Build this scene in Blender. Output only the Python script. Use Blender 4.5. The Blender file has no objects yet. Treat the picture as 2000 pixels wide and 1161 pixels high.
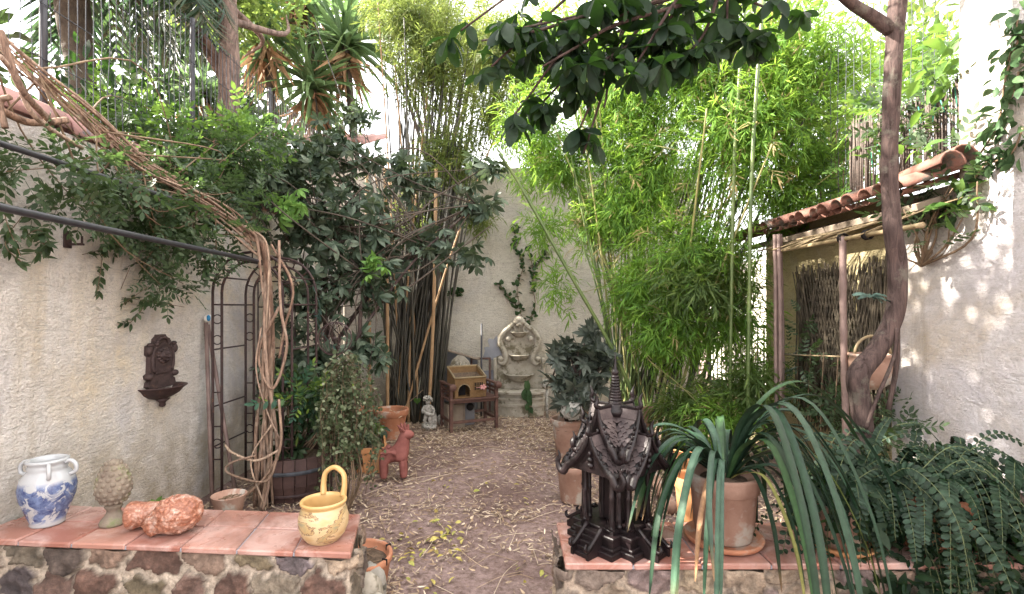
import bpy, bmesh, math, random
import numpy as np
from math import sin, cos, pi, radians
from mathutils import Vector, Matrix, noise as mnoise

# ------------------------------------------------------------------ camera, sky, sun, exposure
sc = bpy.context.scene
COL = sc.collection
cam_d = bpy.data.cameras.new("camera"); cam = bpy.data.objects.new("camera", cam_d); COL.objects.link(cam)
cam.location = (0, 0, 1.6); cam.rotation_euler = (radians(90), 0, 0)
cam_d.sensor_width = 36; cam_d.lens = 18; cam_d.shift_y = 0.0098
cam_d.clip_start = 0.05; cam_d.clip_end = 2000
sc.camera = cam
SUN = Vector((-0.80, 0.03, 0.57)).normalized()
w = bpy.data.worlds.new("World"); sc.world = w; w.use_nodes = True
nt = w.node_tree; bg = nt.nodes["Background"]
sky = nt.nodes.new("ShaderNodeTexSky"); sky.sky_type = 'NISHITA'; sky.sun_disc = False
sky.sun_elevation = math.asin(SUN.z); sky.sun_rotation = math.atan2(SUN.x, SUN.y)
sky.air_density = 1.0; sky.dust_density = 3.0; sky.ozone_density = 1.0
hz = nt.nodes.new("ShaderNodeMix"); hz.data_type = 'RGBA'; hz.inputs[0].default_value = .62   # milky bright summer sky
nt.links.new(sky.outputs[0], hz.inputs[6]); hz.inputs[7].default_value = (7.4, 6.95, 6.5, 1)
nt.links.new(hz.outputs[2], bg.inputs[0]); bg.inputs[1].default_value = 0.12
sd = bpy.data.lights.new("sun", 'SUN'); sd.energy = 4.2; sd.angle = radians(0.6); sd.color = (1, .93, .82)
so = bpy.data.objects.new("sun", sd); COL.objects.link(so); so.location = (-20, -4, 14)
so.rotation_euler = SUN.to_track_quat('Z', 'Y').to_euler()
sc.view_settings.view_transform = 'Standard'; sc.view_settings.look = 'None'
sc.view_settings.exposure = 2.95; sc.view_settings.gamma = 1
sc.cycles.max_bounces = 10; sc.cycles.diffuse_bounces = 6; sc.cycles.glossy_bounces = 3
sc.cycles.transmission_bounces = 6; sc.cycles.transparent_max_bounces = 8
sc.cycles.use_denoising = True
sc.cycles.sample_clamp_indirect = 6

# ------------------------------------------------------------------ materials
def nn(t, typ, **kw):
    n = t.nodes.new(typ)
    for k, v in kw.items():
        if k.startswith('i_'):
            n.inputs[k[2:].replace('_', ' ')].default_value = v
        else: setattr(n, k, v)
    return n
def ramp(t, fac, stops):
    r = t.nodes.new("ShaderNodeValToRGB"); t.links.new(fac, r.inputs[0])
    e = r.color_ramp.elements
    while len(e) > 1: e.remove(e[-1])
    e[0].position = stops[0][0]; e[0].color = (*stops[0][1], 1)
    for p, c in stops[1:]:
        x = e.new(p); x.color = (*c, 1)
    return r.outputs[0]
def noisef(t, co, scale, detail=5, rough=.55, dist=0):
    n = nn(t, "ShaderNodeTexNoise"); n.inputs['Scale'].default_value = scale
    n.inputs['Detail'].default_value = detail; n.inputs['Roughness'].default_value = rough
    n.inputs['Distortion'].default_value = dist
    t.links.new(co, n.inputs['Vector']); return n.outputs['Fac']
def mixc(t, f, a, b, mode='MIX'):
    m = nn(t, "ShaderNodeMix", data_type='RGBA', blend_type=mode)
    if isinstance(f, (int, float)): m.inputs[0].default_value = f
    else: t.links.new(f, m.inputs[0])
    for v, i in ((a, 6), (b, 7)):
        if isinstance(v, tuple): m.inputs[i].default_value = (*v, 1)
        else: t.links.new(v, m.inputs[i])
    return m.outputs[2]
def base(name):
    m = bpy.data.materials.new(name); m.use_nodes = True
    t = m.node_tree; p = t.nodes["Principled BSDF"]
    co = nn(t, "ShaderNodeTexCoord").outputs['Object']
    return m, t, p, co
def bump(t, p, h, strength=.4, dist=.01):
    b = nn(t, "ShaderNodeBump"); b.inputs['Strength'].default_value = strength; b.inputs['Distance'].default_value = dist
    t.links.new(h, b.inputs['Height']); t.links.new(b.outputs[0], p.inputs['Normal']); return b
def mottled(name, c1, c2, scale=6, rough=.8, bs=.3, bd=.006, bscale=40, metallic=0, stops=None, spots=None, spec=.3):
    m, t, p, co = base(name)
    f = noisef(t, co, scale, 6, .6)
    c = ramp(t, f, stops or [(.3, c1), (.7, c2)])
    if spots:
        f2 = noisef(t, co, spots[1], 4, .7)
        k = ramp(t, f2, [(spots[2], (0, 0, 0)), (spots[2] + .1, (1, 1, 1))])
        c = mixc(t, k, c, spots[0])
    t.links.new(c, p.inputs['Base Color'])
    p.inputs['Roughness'].default_value = rough; p.inputs['Metallic'].default_value = metallic
    p.inputs['Specular IOR Level'].default_value = spec
    bump(t, p, noisef(t, co, bscale, 6, .65), bs, bd)
    return m
def leafmat(name, cols, transl=.35, rough=.45, tcol=None, spec=.4):
    spec *= .5; rough = min(.8, rough + .08)
    if transl > 0 and 'bamboo' not in name: cols = [tuple(v * .72 for v in c_) for c_ in cols]
    """leaf colour differs leaf by leaf; thin leaves let light through"""
    m, t, p, co = base(name)
    g = nn(t, "ShaderNodeNewGeometry").outputs['Random Per Island']
    n = len(cols); c = ramp(t, g, [(i / (n - 1), x) for i, x in enumerate(cols)])
    c = mixc(t, .85, c, ramp(t, noisef(t, co, 32, 4, .7), [(.3, (.55, .55, .5)), (.7, (1.35, 1.35, 1.25))]), 'MULTIPLY')
    t.links.new(c, p.inputs['Base Color']); p.inputs['Roughness'].default_value = rough
    p.inputs['Specular IOR Level'].default_value = spec
    if transl > 0:
        tr = nn(t, "ShaderNodeBsdfTranslucent")
        tc = mixc(t, .75, c, tcol or tuple(min(1, v * 2.2) for v in cols[n // 2]))
        t.links.new(tc, tr.inputs[0])
        ms = nn(t, "ShaderNodeMixShader"); ms.inputs[0].default_value = transl
        t.links.new(p.outputs[0], ms.inputs[1]); t.links.new(tr.outputs[0], ms.inputs[2])
        t.links.new(ms.outputs[0], t.nodes["Material Output"].inputs[0])
    return m
def plaster(name, c1, c2, stain, sc_=1.0, grey=(.36, .35, .36), damp=.55):
    m, t, p, co = base(name)
    mp = nn(t, "ShaderNodeMapping"); mp.inputs['Scale'].default_value = (1, 1, 1); t.links.new(co, mp.inputs[0]); v = mp.outputs[0]
    c = ramp(t, noisef(t, v, 1.1 * sc_, 6, .6, .5), [(.32, c1), (.66, c2)])
    s = ramp(t, noisef(t, v, .55 * sc_, 6, .65, 1.2), [(.46, (0, 0, 0)), (.66, (1, 1, 1))])
    c = mixc(t, s, c, stain)
    s2 = ramp(t, noisef(t, v, .8 * sc_, 8, .7, .8), [(.50, (0, 0, 0)), (.68, (.8, .8, .8))])
    c = mixc(t, s2, c, grey)
    # fine dirt held in pits
    pit = ramp(t, noisef(t, v, 38, 5, .7, .6), [(.30, (.75, .75, .75)), (.42, (0, 0, 0))])
    c = mixc(t, pit, c, tuple(x * .50 for x in c1))
    mp3 = nn(t, "ShaderNodeMapping"); mp3.inputs['Scale'].default_value = (2.6, 2.6, .28); t.links.new(co, mp3.inputs[0])
    run = ramp(t, noisef(t, mp3.outputs[0], 1.6, 6, .7, .4), [(.54, (0, 0, 0)), (.74, (.45, .45, .45))])
    c = mixc(t, run, c, tuple(x * .62 for x in stain))
    sz = nn(t, "ShaderNodeSeparateXYZ"); t.links.new(co, sz.inputs[0])
    mr = nn(t, "ShaderNodeMapRange"); t.links.new(sz.outputs[2], mr.inputs[0]); mr.inputs[1].default_value = damp; mr.inputs[2].default_value = damp - .45
    dm = mixc(t, 1, ramp(t, noisef(t, v, 5, 6, .7), [(.35, (0, 0, 0)), (.6, (.8, .8, .8))]), mr.outputs[0], 'MULTIPLY')
    c = mixc(t, dm, c, tuple(x * .45 for x in stain))
    mp2 = nn(t, "ShaderNodeMapping"); mp2.inputs['Scale'].default_value = (1, 1, 3.2); mp2.inputs['Rotation'].default_value = (.5, .1, 0)
    t.links.new(co, mp2.inputs[0])
    tro = noisef(t, mp2.outputs[0], 7, 7, .72, 1.6)
    crk = ramp(t, noisef(t, mp2.outputs[0], 6, 6, .75, 2.4), [(.48, (0, 0, 0)), (.5, (.8, .8, .8)), (.52, (0, 0, 0))])
    c = mixc(t, ramp(t, tro, [(.38, (.55, .55, .55)), (.5, (0, 0, 0))]), c, tuple(x * .7 for x in c1))
    c = mixc(t, crk, c, tuple(x * .62 for x in c1))
    t.links.new(c, p.inputs['Base Color']); p.inputs['Roughness'].default_value = .92
    p.inputs['Specular IOR Level'].default_value = .15
    a = nn(t, "ShaderNodeMath", operation='MULTIPLY_ADD'); t.links.new(tro, a.inputs[0]); a.inputs[1].default_value = 1.0
    t.links.new(noisef(t, co, 55, 4, .7), a.inputs[2])
    bump(t, p, a.outputs[0], .9, .03)
    return m
def colattr(name, rough=.85, bs=.9, bd=.012, bscale=60, mul=.35):
    m, t, p, co = base(name)
    a = nn(t, "ShaderNodeVertexColor", layer_name="Col").outputs[0]
    f = ramp(t, noisef(t, co, 38, 8, .8), [(.35, (.45, .42, .4)), (.65, (1.3, 1.25, 1.2))])
    c = mixc(t, .9, a, f, 'MULTIPLY')
    t.links.new(c, p.inputs['Base Color']); p.inputs['Roughness'].default_value = rough
    bump(t, p, noisef(t, co, bscale, 7, .7), bs, bd)
    return m

M = {}
M['plaster_left'] = plaster('plaster_left', (.74, .68, .61), (.88, .84, .80), (.78, .64, .43), grey=(.47, .46, .51), damp=.95)
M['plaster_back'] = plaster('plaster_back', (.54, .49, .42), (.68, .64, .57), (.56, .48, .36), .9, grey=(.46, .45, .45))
M['plaster_right'] = plaster('plaster_right', (.68, .63, .61), (.80, .77, .79), (.48, .38, .26), .9, grey=(.60, .57, .61))
M['plaster_yellow'] = plaster('plaster_yellow', (.48, .40, .22), (.58, .50, .30), (.36, .29, .18), .8)
M['house_pale'] = mottled('house_pale', (.62, .58, .5), (.72, .69, .62), 1, .9, .3)
M['tile'] = mottled('clay_roof_tile', (.14, .065, .05), (.27, .135, .10), 9, .85, .5, .008, 50, spots=((.10, .085, .07), 9, .50))
M['tile_left'] = mottled('purplish_roof_tile', (.30, .17, .16), (.40, .24, .21), 6, .85, .4, .006, 50, spots=((.16, .14, .15), 10, .58))
M['terracotta'] = mottled('terracotta', (.30, .12, .065), (.46, .21, .12), 5, .8, .3, .004, 60, spots=((.42, .32, .26), 6, .55))
M['terracotta_pale'] = mottled('weathered_terracotta', (.22, .12, .085), (.38, .25, .19), 6, .85, .4, .005, 50, spots=((.40, .36, .31), 5, .52))
M['terracotta_orange'] = mottled('orange_terracotta', (.42, .18, .07), (.52, .27, .13), 5, .7, .2, .003, 60)
M['redclay'] = mottled('red_brown_clay', (.17, .055, .045), (.27, .10, .085), 14, .75, .35, .003, 90)
M['slab'] = None
M['iron'] = mottled('rusty_iron', (.025, .015, .015), (.06, .034, .032), 30, .6, .3, .002, 120, spots=((.16, .08, .05), 25, .6))
M['iron_black'] = mottled('black_pipe', (.02, .02, .025), (.04, .038, .045), 20, .45, .2, .001, 100, spec=.5)
M['wire'] = mottled('galvanised_wire', (.03, .035, .04), (.08, .085, .10), 20, .6, .1, .001, 100)
M['wire_green'] = mottled('green_wire', (.03, .16, .11), (.05, .25, .17), 20, .5, .1, .001, 100)
M['mask_iron'] = mottled('brown_cast_iron', (.025, .017, .017), (.075, .048, .045), 25, .7, .7, .004, 90, spots=((.11, .065, .05), 18, .6))
M['bark'] = mottled('grey_brown_bark', (.025, .018, .017), (.085, .058, .052), 13, .9, .9, .012, 35, spots=((.05, .035, .03), 8, .58))
M['bark_pale'] = mottled('pale_flaky_bark', (.11, .075, .06), (.24, .17, .14), 10, .9, .9, .015, 26, spots=((.09, .06, .05), 12, .55))
M['bark_dark'] = mottled('dark_bark', (.05, .04, .035), (.10, .08, .06), 12, .9, .8, .015, 25)
M['vinewood'] = mottled('vine_wood', (.15, .09, .065), (.36, .25, .19), 14, .8, .6, .004, 70, spots=((.42, .33, .25), 20, .60))
M['twig'] = mottled('twig', (.12, .08, .05), (.2, .14, .09), 20, .85, .4, .003, 60)
M['greenstem'] = mottled('green_stem', (.05, .07, .03), (.10, .12, .05), 12, .6, .2, .002, 60)
M['stone'] = mottled('carved_stone', (.27, .24, .19), (.42, .38, .32), 9, .85, .6, .006, 60, spots=((.14, .12, .08), 6, .52))
M['stone_grey'] = mottled('lichen_stone', (.20, .18, .15), (.36, .34, .30), 14, .9, .7, .005, 70, spots=((.08, .075, .06), 18, .56))
M['cherub'] = mottled('weathered_white_stone', (.22, .21, .18), (.48, .46, .42), 22, .85, .6, .004, 80, spots=((.09, .09, .07), 26, .54))
M['finial'] = mottled('mossy_finial_stone', (.13, .10, .08), (.27, .225, .17), 9, .9, .6, .005, 80, spots=((.17, .18, .09), 8, .54))
M['benchwood'] = mottled('red_brown_timber', (.055, .027, .022), (.13, .068, .052), 18, .6, .4, .003, 60)
M['oldwood'] = mottled('old_board', (.17, .13, .10), (.27, .22, .17), 8, .85, .5, .004, 50)
M['slate'] = mottled('slate_panel', (.09, .09, .10), (.16, .155, .16), 3, .7, .2, .003, 30)
M['barrel'] = mottled('dark_barrel_oak', (.045, .025, .023), (.10, .058, .05), 10, .65, .4, .004, 40)
M['temple'] = mottled('black_brown_carved_wood', (.004, .003, .003), (.013, .007, .008), 22, .45, .7, .003, 70, spec=.3)
M['temple_sheen'] = mottled('carved_wood_sheen', (.04, .03, .031), (.10, .078, .075), 20, .45, .6, .003, 70, spec=.35)  # lighter roof wood; the sheen of the panels is put into its colour
M['soil'] = mottled('potting_soil', (.05, .035, .025), (.16, .11, .075), 40, .95, .9, .02, 60)
M['white'] = mottled('white_enamel', (.75, .75, .73), (.8, .8, .78), 5, .3)
M['blue'] = mottled('blue_paint', (.03, .25, .55), (.04, .3, .6), 5, .25, spec=.5)
M['cane'] = mottled('dry_bamboo_pole', (.13, .088, .078), (.24, .17, .15), 7, .6, .3, .003, 40)
M['cane_yellow'] = mottled('yellow_bamboo_pole', (.16, .12, .07), (.28, .21, .12), 7, .55, .3, .003, 40)
M['willow'] = mottled('willow_sticks', (.03, .025, .018), (.10, .08, .055), 12, .9, .5, .005, 40)
M['culm_black'] = mottled('black_culm', (.018, .017, .014), (.055, .05, .035), 5, .45, .2, .002, 40, spec=.5)
M['culm_tan'] = mottled('tan_culm', (.24, .14, .07), (.38, .25, .14), 5, .5, .2, .002, 40)
M['culm_green'] = mottled('green_culm', (.04, .075, .02), (.12, .16, .045), 4, .45, .2, .002, 40, spec=.5)
M['culm_olive'] = mottled('olive_culm', (.20, .19, .07), (.32, .30, .13), 4, .5, .2, .002, 40)
M['black'] = mottled('dark_inside', (.008, .007, .007), (.015, .012, .012), 5, .9)  # black wire; also stands in for shade inside openings
M['pinkplastic'] = mottled('faded_pink', (.5, .2, .2), (.55, .3, .28), 9, .6)
M['screen'] = mottled('brown_brush_screen', (.06, .05, .045), (.13, .10, .085), 30, .9, .6, .01, 60)
M['rope'] = mottled('pale_cord', (.5, .48, .36), (.6, .57, .45), 20, .8)

def strawmat():
    m, t, p, co = base('woven_rattan')
    wv = nn(t, "ShaderNodeTexWave", bands_direction='Z'); wv.inputs['Scale'].default_value = 26; wv.inputs['Distortion'].default_value = 2.5; wv.inputs['Detail'].default_value = 3
    t.links.new(co, wv.inputs[0])
    c = ramp(t, wv.outputs['Fac'], [(.1, (.07, .036, .014)), (.5, (.21, .115, .042)), (1, (.34, .21, .085))])
    c = mixc(t, .6, c, ramp(t, noisef(t, co, 30, 5, .7), [(.3, (.5, .45, .4)), (.7, (1.2, 1.1, 1))]), 'MULTIPLY')
    t.links.new(c, p.inputs['Base Color']); p.inputs['Roughness'].default_value = .7
    bump(t, p, wv.outputs['Fac'], .8, .006); return m
M['rattan'] = strawmat()
def delft():
    m, t, p, co = base('blue_white_glaze')
    geo = nn(t, "ShaderNodeSeparateXYZ"); t.links.new(co, geo.inputs[0])
    f = noisef(t, co, 13, 7, .68, 1.4)
    k = ramp(t, f, [(.50, (1, 1, 1)), (.56, (0, 0, 0))])
    band = ramp(t, geo.outputs[2], [(.015, (0, 0, 0)), (.04, (1, 1, 1)), (.21, (1, 1, 1)), (.235, (0, 0, 0))])
    kk = mixc(t, 1, k, band, 'MULTIPLY')
    blue = ramp(t, noisef(t, co, 30, 5, .7), [(.35, (.035, .05, .14)), (.65, (.15, .20, .34))])
    c = mixc(t, kk, (.40, .41, .42), blue)
    t.links.new(c, p.inputs['Base Color']); p.inputs['Roughness'].default_value = .22; p.inputs['Specular IOR Level'].default_value = .6
    bump(t, p, noisef(t, co, 60, 3), .15, .003); return m
M['delft'] = delft()
def fibrous(name, cols, lichen, zs=.16, sc_=34, bd=.012):
    m, t, p, co = base(name)
    mp = nn(t, "ShaderNodeMapping"); mp.inputs['Scale'].default_value = (1, 1, zs); t.links.new(co, mp.inputs[0])
    f = noisef(t, mp.outputs[0], sc_, 7, .7, .8); g = nn(t, "ShaderNodeNewGeometry").outputs['Random Per Island']
    c = ramp(t, g, [(i / (len(cols) - 1), x) for i, x in enumerate(cols)])
    c = mixc(t, .9, c, ramp(t, f, [(.34, (.28, .26, .25)), (.5, (.9, .9, .9)), (.68, (1.6, 1.55, 1.5))]), 'MULTIPLY')
    c = mixc(t, ramp(t, noisef(t, co, 7, 6, .7), [(.54, (0, 0, 0)), (.64, (.7, .7, .7))]), c, lichen)
    t.links.new(c, p.inputs['Base Color']); p.inputs['Roughness'].default_value = .9; p.inputs['Specular IOR Level'].default_value = .15
    bump(t, p, f, 1.0, bd); return m
M['bark'] = fibrous('fissured_bark', [(.06, .042, .04), (.075, .052, .046)], (.12, .11, .09))
M['bark_pale'] = fibrous('pale_flaky_bark', [(.17, .12, .10), (.2, .14, .12)], (.08, .06, .05), .25, 22, .018)
M['vinewood'] = fibrous('stringy_vine_bark', [(.14, .085, .06), (.36, .26, .2), (.22, .14, .10), (.42, .31, .23), (.17, .11, .08)], (.34, .27, .21), .2, 45, .005)
def marbled(name, stops, rot, scale=9, rough=.35, dist=3):
    m, t, p, co = base(name)
    mp = nn(t, "ShaderNodeMapping"); mp.inputs['Rotation'].default_value = rot; mp.inputs['Scale'].default_value = (1, 1, 3); t.links.new(co, mp.inputs[0])
    c = ramp(t, noisef(t, mp.outputs[0], scale, 5, .6, dist), stops)
    t.links.new(c, p.inputs['Base Color']); p.inputs['Roughness'].default_value = rough; p.inputs['Specular IOR Level'].default_value = .5
    bump(t, p, noisef(t, co, 50, 3), .1, .002); return m
M['yellowpot'] = marbled('marbled_yellow_glaze', [(.30, (.48, .31, .13)), (.46, (.55, .42, .24)), (.485, (.55, .42, .24)), (.50, (.13, .07, .04)), (.515, (.30, .19, .10)), (.53, (.48, .33, .15)), (.62, (.26, .24, .15)), (.66, (.52, .36, .16))], (0.15, .25, 0), 4.2, dist=1.4)
M['yellowglaze'] = mottled('plain_yellow_glaze', (.46, .28, .10), (.56, .38, .17), 6, .35, .1, .002, 30, spec=.5)
M['coneclay0'] = mottled('streaked_orange_clay', (.42, .14, .075), (.62, .36, .27), 20, .45, .8, .008, 45, spots=((.62, .50, .43), 36, .62), spec=.5)
def coneclay():
    m, t, p, co = base('scaly_orange_clay')
    vo = nn(t, "ShaderNodeTexVoronoi"); vo.inputs['Scale'].default_value = 62; t.links.new(co, vo.inputs[0])
    c = ramp(t, noisef(t, co, 17, 7, .75, 1.0), [(.35, (.26, .085, .045)), (.48, (.44, .19, .115)), (.56, (.56, .33, .25)), (.66, (.66, .50, .43))])
    c = mixc(t, .8, c, ramp(t, vo.outputs['Distance'], [(.0, (1.15, 1.15, 1.15)), (.55, (.55, .5, .48))]), 'MULTIPLY')
    t.links.new(c, p.inputs['Base Color']); p.inputs['Roughness'].default_value = .38
    iv = nn(t, "ShaderNodeMath", operation='MULTIPLY_ADD'); iv.inputs[1].default_value = -.8; t.links.new(vo.outputs['Distance'], iv.inputs[0]); t.links.new(noisef(t, co, 40, 6, .7), iv.inputs[2])
    bump(t, p, iv.outputs[0], .9, .007); return m
M['coneclay'] = coneclay()
def slabmat():
    m, t, p, co = base('terracotta_slab')
    g = nn(t, "ShaderNodeNewGeometry").outputs['Random Per Island']
    c = ramp(t, g, [(0, (.29, .115, .085)), (.5, (.38, .19, .145)), (1, (.23, .085, .062))])
    c = mixc(t, ramp(t, noisef(t, co, 3.5, 7, .7, .8), [(.44, (0, 0, 0)), (.60, (.8, .8, .8))]), c, (.50, .34, .30))
    c = mixc(t, ramp(t, noisef(t, co, 1.7, 6, .7, .6), [(.50, (0, 0, 0)), (.66, (.7, .7, .7))]), c, (.17, .085, .065))
    c = mixc(t, ramp(t, noisef(t, co, 30, 5, .75), [(.6, (0, 0, 0)), (.7, (.6, .6, .6))]), c, (.2, .12, .1))
    t.links.new(c, p.inputs['Base Color'])
    t.links.new(ramp(t, noisef(t, co, 5, 5, .6), [(.35, (.16, .16, .16)), (.6, (.5, .5, .5))]), p.inputs['Roughness'])
    bump(t, p, noisef(t, co, 35, 6, .6), .3, .004); return m
M['slab'] = slabmat()
M['rubble'] = colattr('rubble_stone')
def groundmat():
    m, t, p, co = base('bare_earth')
    c = ramp(t, noisef(t, co, 1.3, 7, .65, .6), [(.35, (.18, .12, .11)), (.6, (.33, .24, .22))])
    c = mixc(t, ramp(t, noisef(t, co, 26, 6, .75), [(.35, (.8, .8, .8)), (.6, (0, 0, 0))]), c, (.10, .065, .05))
    c = mixc(t, ramp(t, noisef(t, co, 60, 5, .75), [(.58, (0, 0, 0)), (.68, (.7, .7, .7))]), c, (.42, .31, .25))
    t.links.new(c, p.inputs['Base Color']); p.inputs['Roughness'].default_value = .95; p.inputs['Specular IOR Level'].default_value = .1
    bump(t, p, noisef(t, co, 28, 8, .7), .9, .02); return m
M['ground'] = groundmat()
M['litter'] = leafmat('dry_bamboo_leaves', [(.16, .10, .07), (.36, .27, .20), (.62, .51, .41), (.24, .16, .11), (.48, .36, .26)], 0, .7, spec=.2)
M['litter_yellow'] = leafmat('yellow_fallen_leaves', [(.36, .30, .06), (.46, .38, .13), (.26, .27, .07), (.30, .20, .08)], 0, .5)
M['l_bamboo'] = leafmat('bamboo_leaf', [(.025, .065, .02), (.07, .16, .03), (.13, .26, .045), (.20, .33, .06), (.05, .12, .03)], .45, .5, (.40, .62, .08))
M['l_bamboo_y'] = leafmat('yellowish_bamboo_leaf', [(.045, .08, .025), (.10, .14, .04), (.08, .13, .03), (.15, .14, .055)], .42, .5, (.32, .40, .09))
M['l_scheff'] = leafmat('umbrella_leaf', [(.028, .050, .034), (.07, .105, .072), (.19, .24, .18), (.04, .07, .048), (.12, .165, .12)], .18, .35, (.16, .24, .08), .5)
M['l_scheff_new'] = leafmat('new_umbrella_leaf', [(.16, .34, .07), (.24, .44, .12), (.13, .30, .08)], .3, .35, (.35, .55, .12), .5)
M['l_jasmine'] = leafmat('climber_leaf', [(.022, .045, .022), (.05, .085, .04), (.13, .18, .11), (.03, .06, .03), (.09, .13, .08)], .22, .38, (.18, .32, .07), .5)
M['l_fresh'] = leafmat('fresh_leaf', [(.05, .11, .03), (.08, .17, .04), (.14, .24, .07)], .35, .4, (.3, .5, .08), .4)
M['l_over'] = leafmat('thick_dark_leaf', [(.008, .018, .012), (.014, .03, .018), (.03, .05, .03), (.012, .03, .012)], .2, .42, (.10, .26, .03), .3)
M['l_palm'] = leafmat('palm_leaf', [(.03, .06, .045), (.05, .09, .06), (.14, .11, .07)], .2, .45, (.15, .3, .12))
M['l_yucca'] = leafmat('sword_leaf', [(.06, .12, .06), (.11, .19, .09), (.17, .26, .12)], .25, .4, (.25, .42, .14), .5)
def strapmat():
    m, t, p, co = base('ribbed_strap_leaf'); a = nn(t, "ShaderNodeVertexColor", layer_name="Col").outputs[0]
    c = mixc(t, .8, a, ramp(t, noisef(t, co, 30, 5, .75), [(.3, (.3, .3, .3)), (.7, (.85, .85, .8))]), 'MULTIPLY')
    t.links.new(c, p.inputs['Base Color']); p.inputs['Roughness'].default_value = .5; p.inputs['Specular IOR Level'].default_value = .3
    bump(t, p, noisef(t, co, 90, 3), .25, .002); return m
M['l_strapc'] = strapmat()
M['l_dead'] = leafmat('dead_sword_leaf', [(.30, .17, .10), (.42, .26, .15), (.22, .13, .09)], .1, .7)
M['l_strap'] = leafmat('strap_leaf', [(.016, .038, .024), (.024, .055, .034), (.04, .075, .05)], .12, .42, (.08, .2, .06), .4)
M['l_strap_y'] = leafmat('ageing_strap_leaf', [(.10, .16, .05), (.16, .20, .07), (.28, .15, .09)], .15, .4)
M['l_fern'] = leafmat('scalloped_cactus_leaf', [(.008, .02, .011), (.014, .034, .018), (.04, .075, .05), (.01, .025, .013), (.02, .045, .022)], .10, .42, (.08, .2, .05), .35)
M['l_rubber'] = leafmat('broad_grey_leaf', [(.05, .065, .055), (.09, .11, .095), (.15, .17, .15)], .12, .33, (.15, .2, .08), .5)
M['l_ivy'] = leafmat('variegated_ivy', [(.04, .06, .03), (.08, .11, .05), (.26, .29, .19), (.05, .08, .03), (.13, .16, .09)], .15, .45)
M['l_darkivy'] = leafmat('dark_ivy', [(.04, .09, .04), (.07, .13, .05)], .15, .45)
M['l_aucuba'] = leafmat('spotted_leaf', [(.03, .09, .06), (.045, .12, .08), (.28, .40, .06)], .2, .3, (.25, .4, .06), .5)
M['l_tree'] = leafmat('far_tree_leaf', [(.05, .09, .03), (.09, .15, .05), (.14, .20, .06)], .4, .5, (.3, .42, .08))
M['l_drybamboo'] = leafmat('dry_bamboo_leaf', [(.30, .24, .12), (.42, .33, .18), (.22, .2, .08)], .3, .6, (.5, .42, .2))
M['l_blue'] = leafmat('bluish_leaf', [(.05, .09, .08), (.08, .14, .12)], .2, .35)

# ------------------------------------------------------------------ scene helpers
def W(px, py, Y):
    return np.array([(px - 1000) / 1000 * Y, Y, 1.6 + (600 - py) / 1000 * Y])
def PX(px, py, X):
    Y = X * 1000 / (px - 1000); return np.array([X, Y, 1.6 + (600 - py) / 1000 * Y])
def tag(o, label=None, cat=None, group=None, kind=None):
    if label: o['label'] = label
    if cat: o['category'] = cat
    if group: o['group'] = group
    if kind: o['kind'] = kind
    return o
def thing(name, label, cat, loc=(0, 0, 0), rz=0, group=None):
    o = bpy.data.objects.new(name, None); COL.objects.link(o); o.location = [float(v) for v in loc]; o.rotation_euler = (0, 0, rz)
    o.empty_display_size = .1
    return tag(o, label, cat, group)
def copy_tree(o, parent=None, loc=None, rz=None, label=None, s=None):
    c = o.copy(); COL.objects.link(c)
    if parent: c.parent = parent
    if loc is not None: c.location = [float(v) for v in loc]
    if rz is not None: c.rotation_euler = (0, 0, rz)
    if s: c.scale = (s, s, s)
    if label: c['label'] = label
    for ch in list(o.children): copy_tree(ch, c)
    return c
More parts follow.
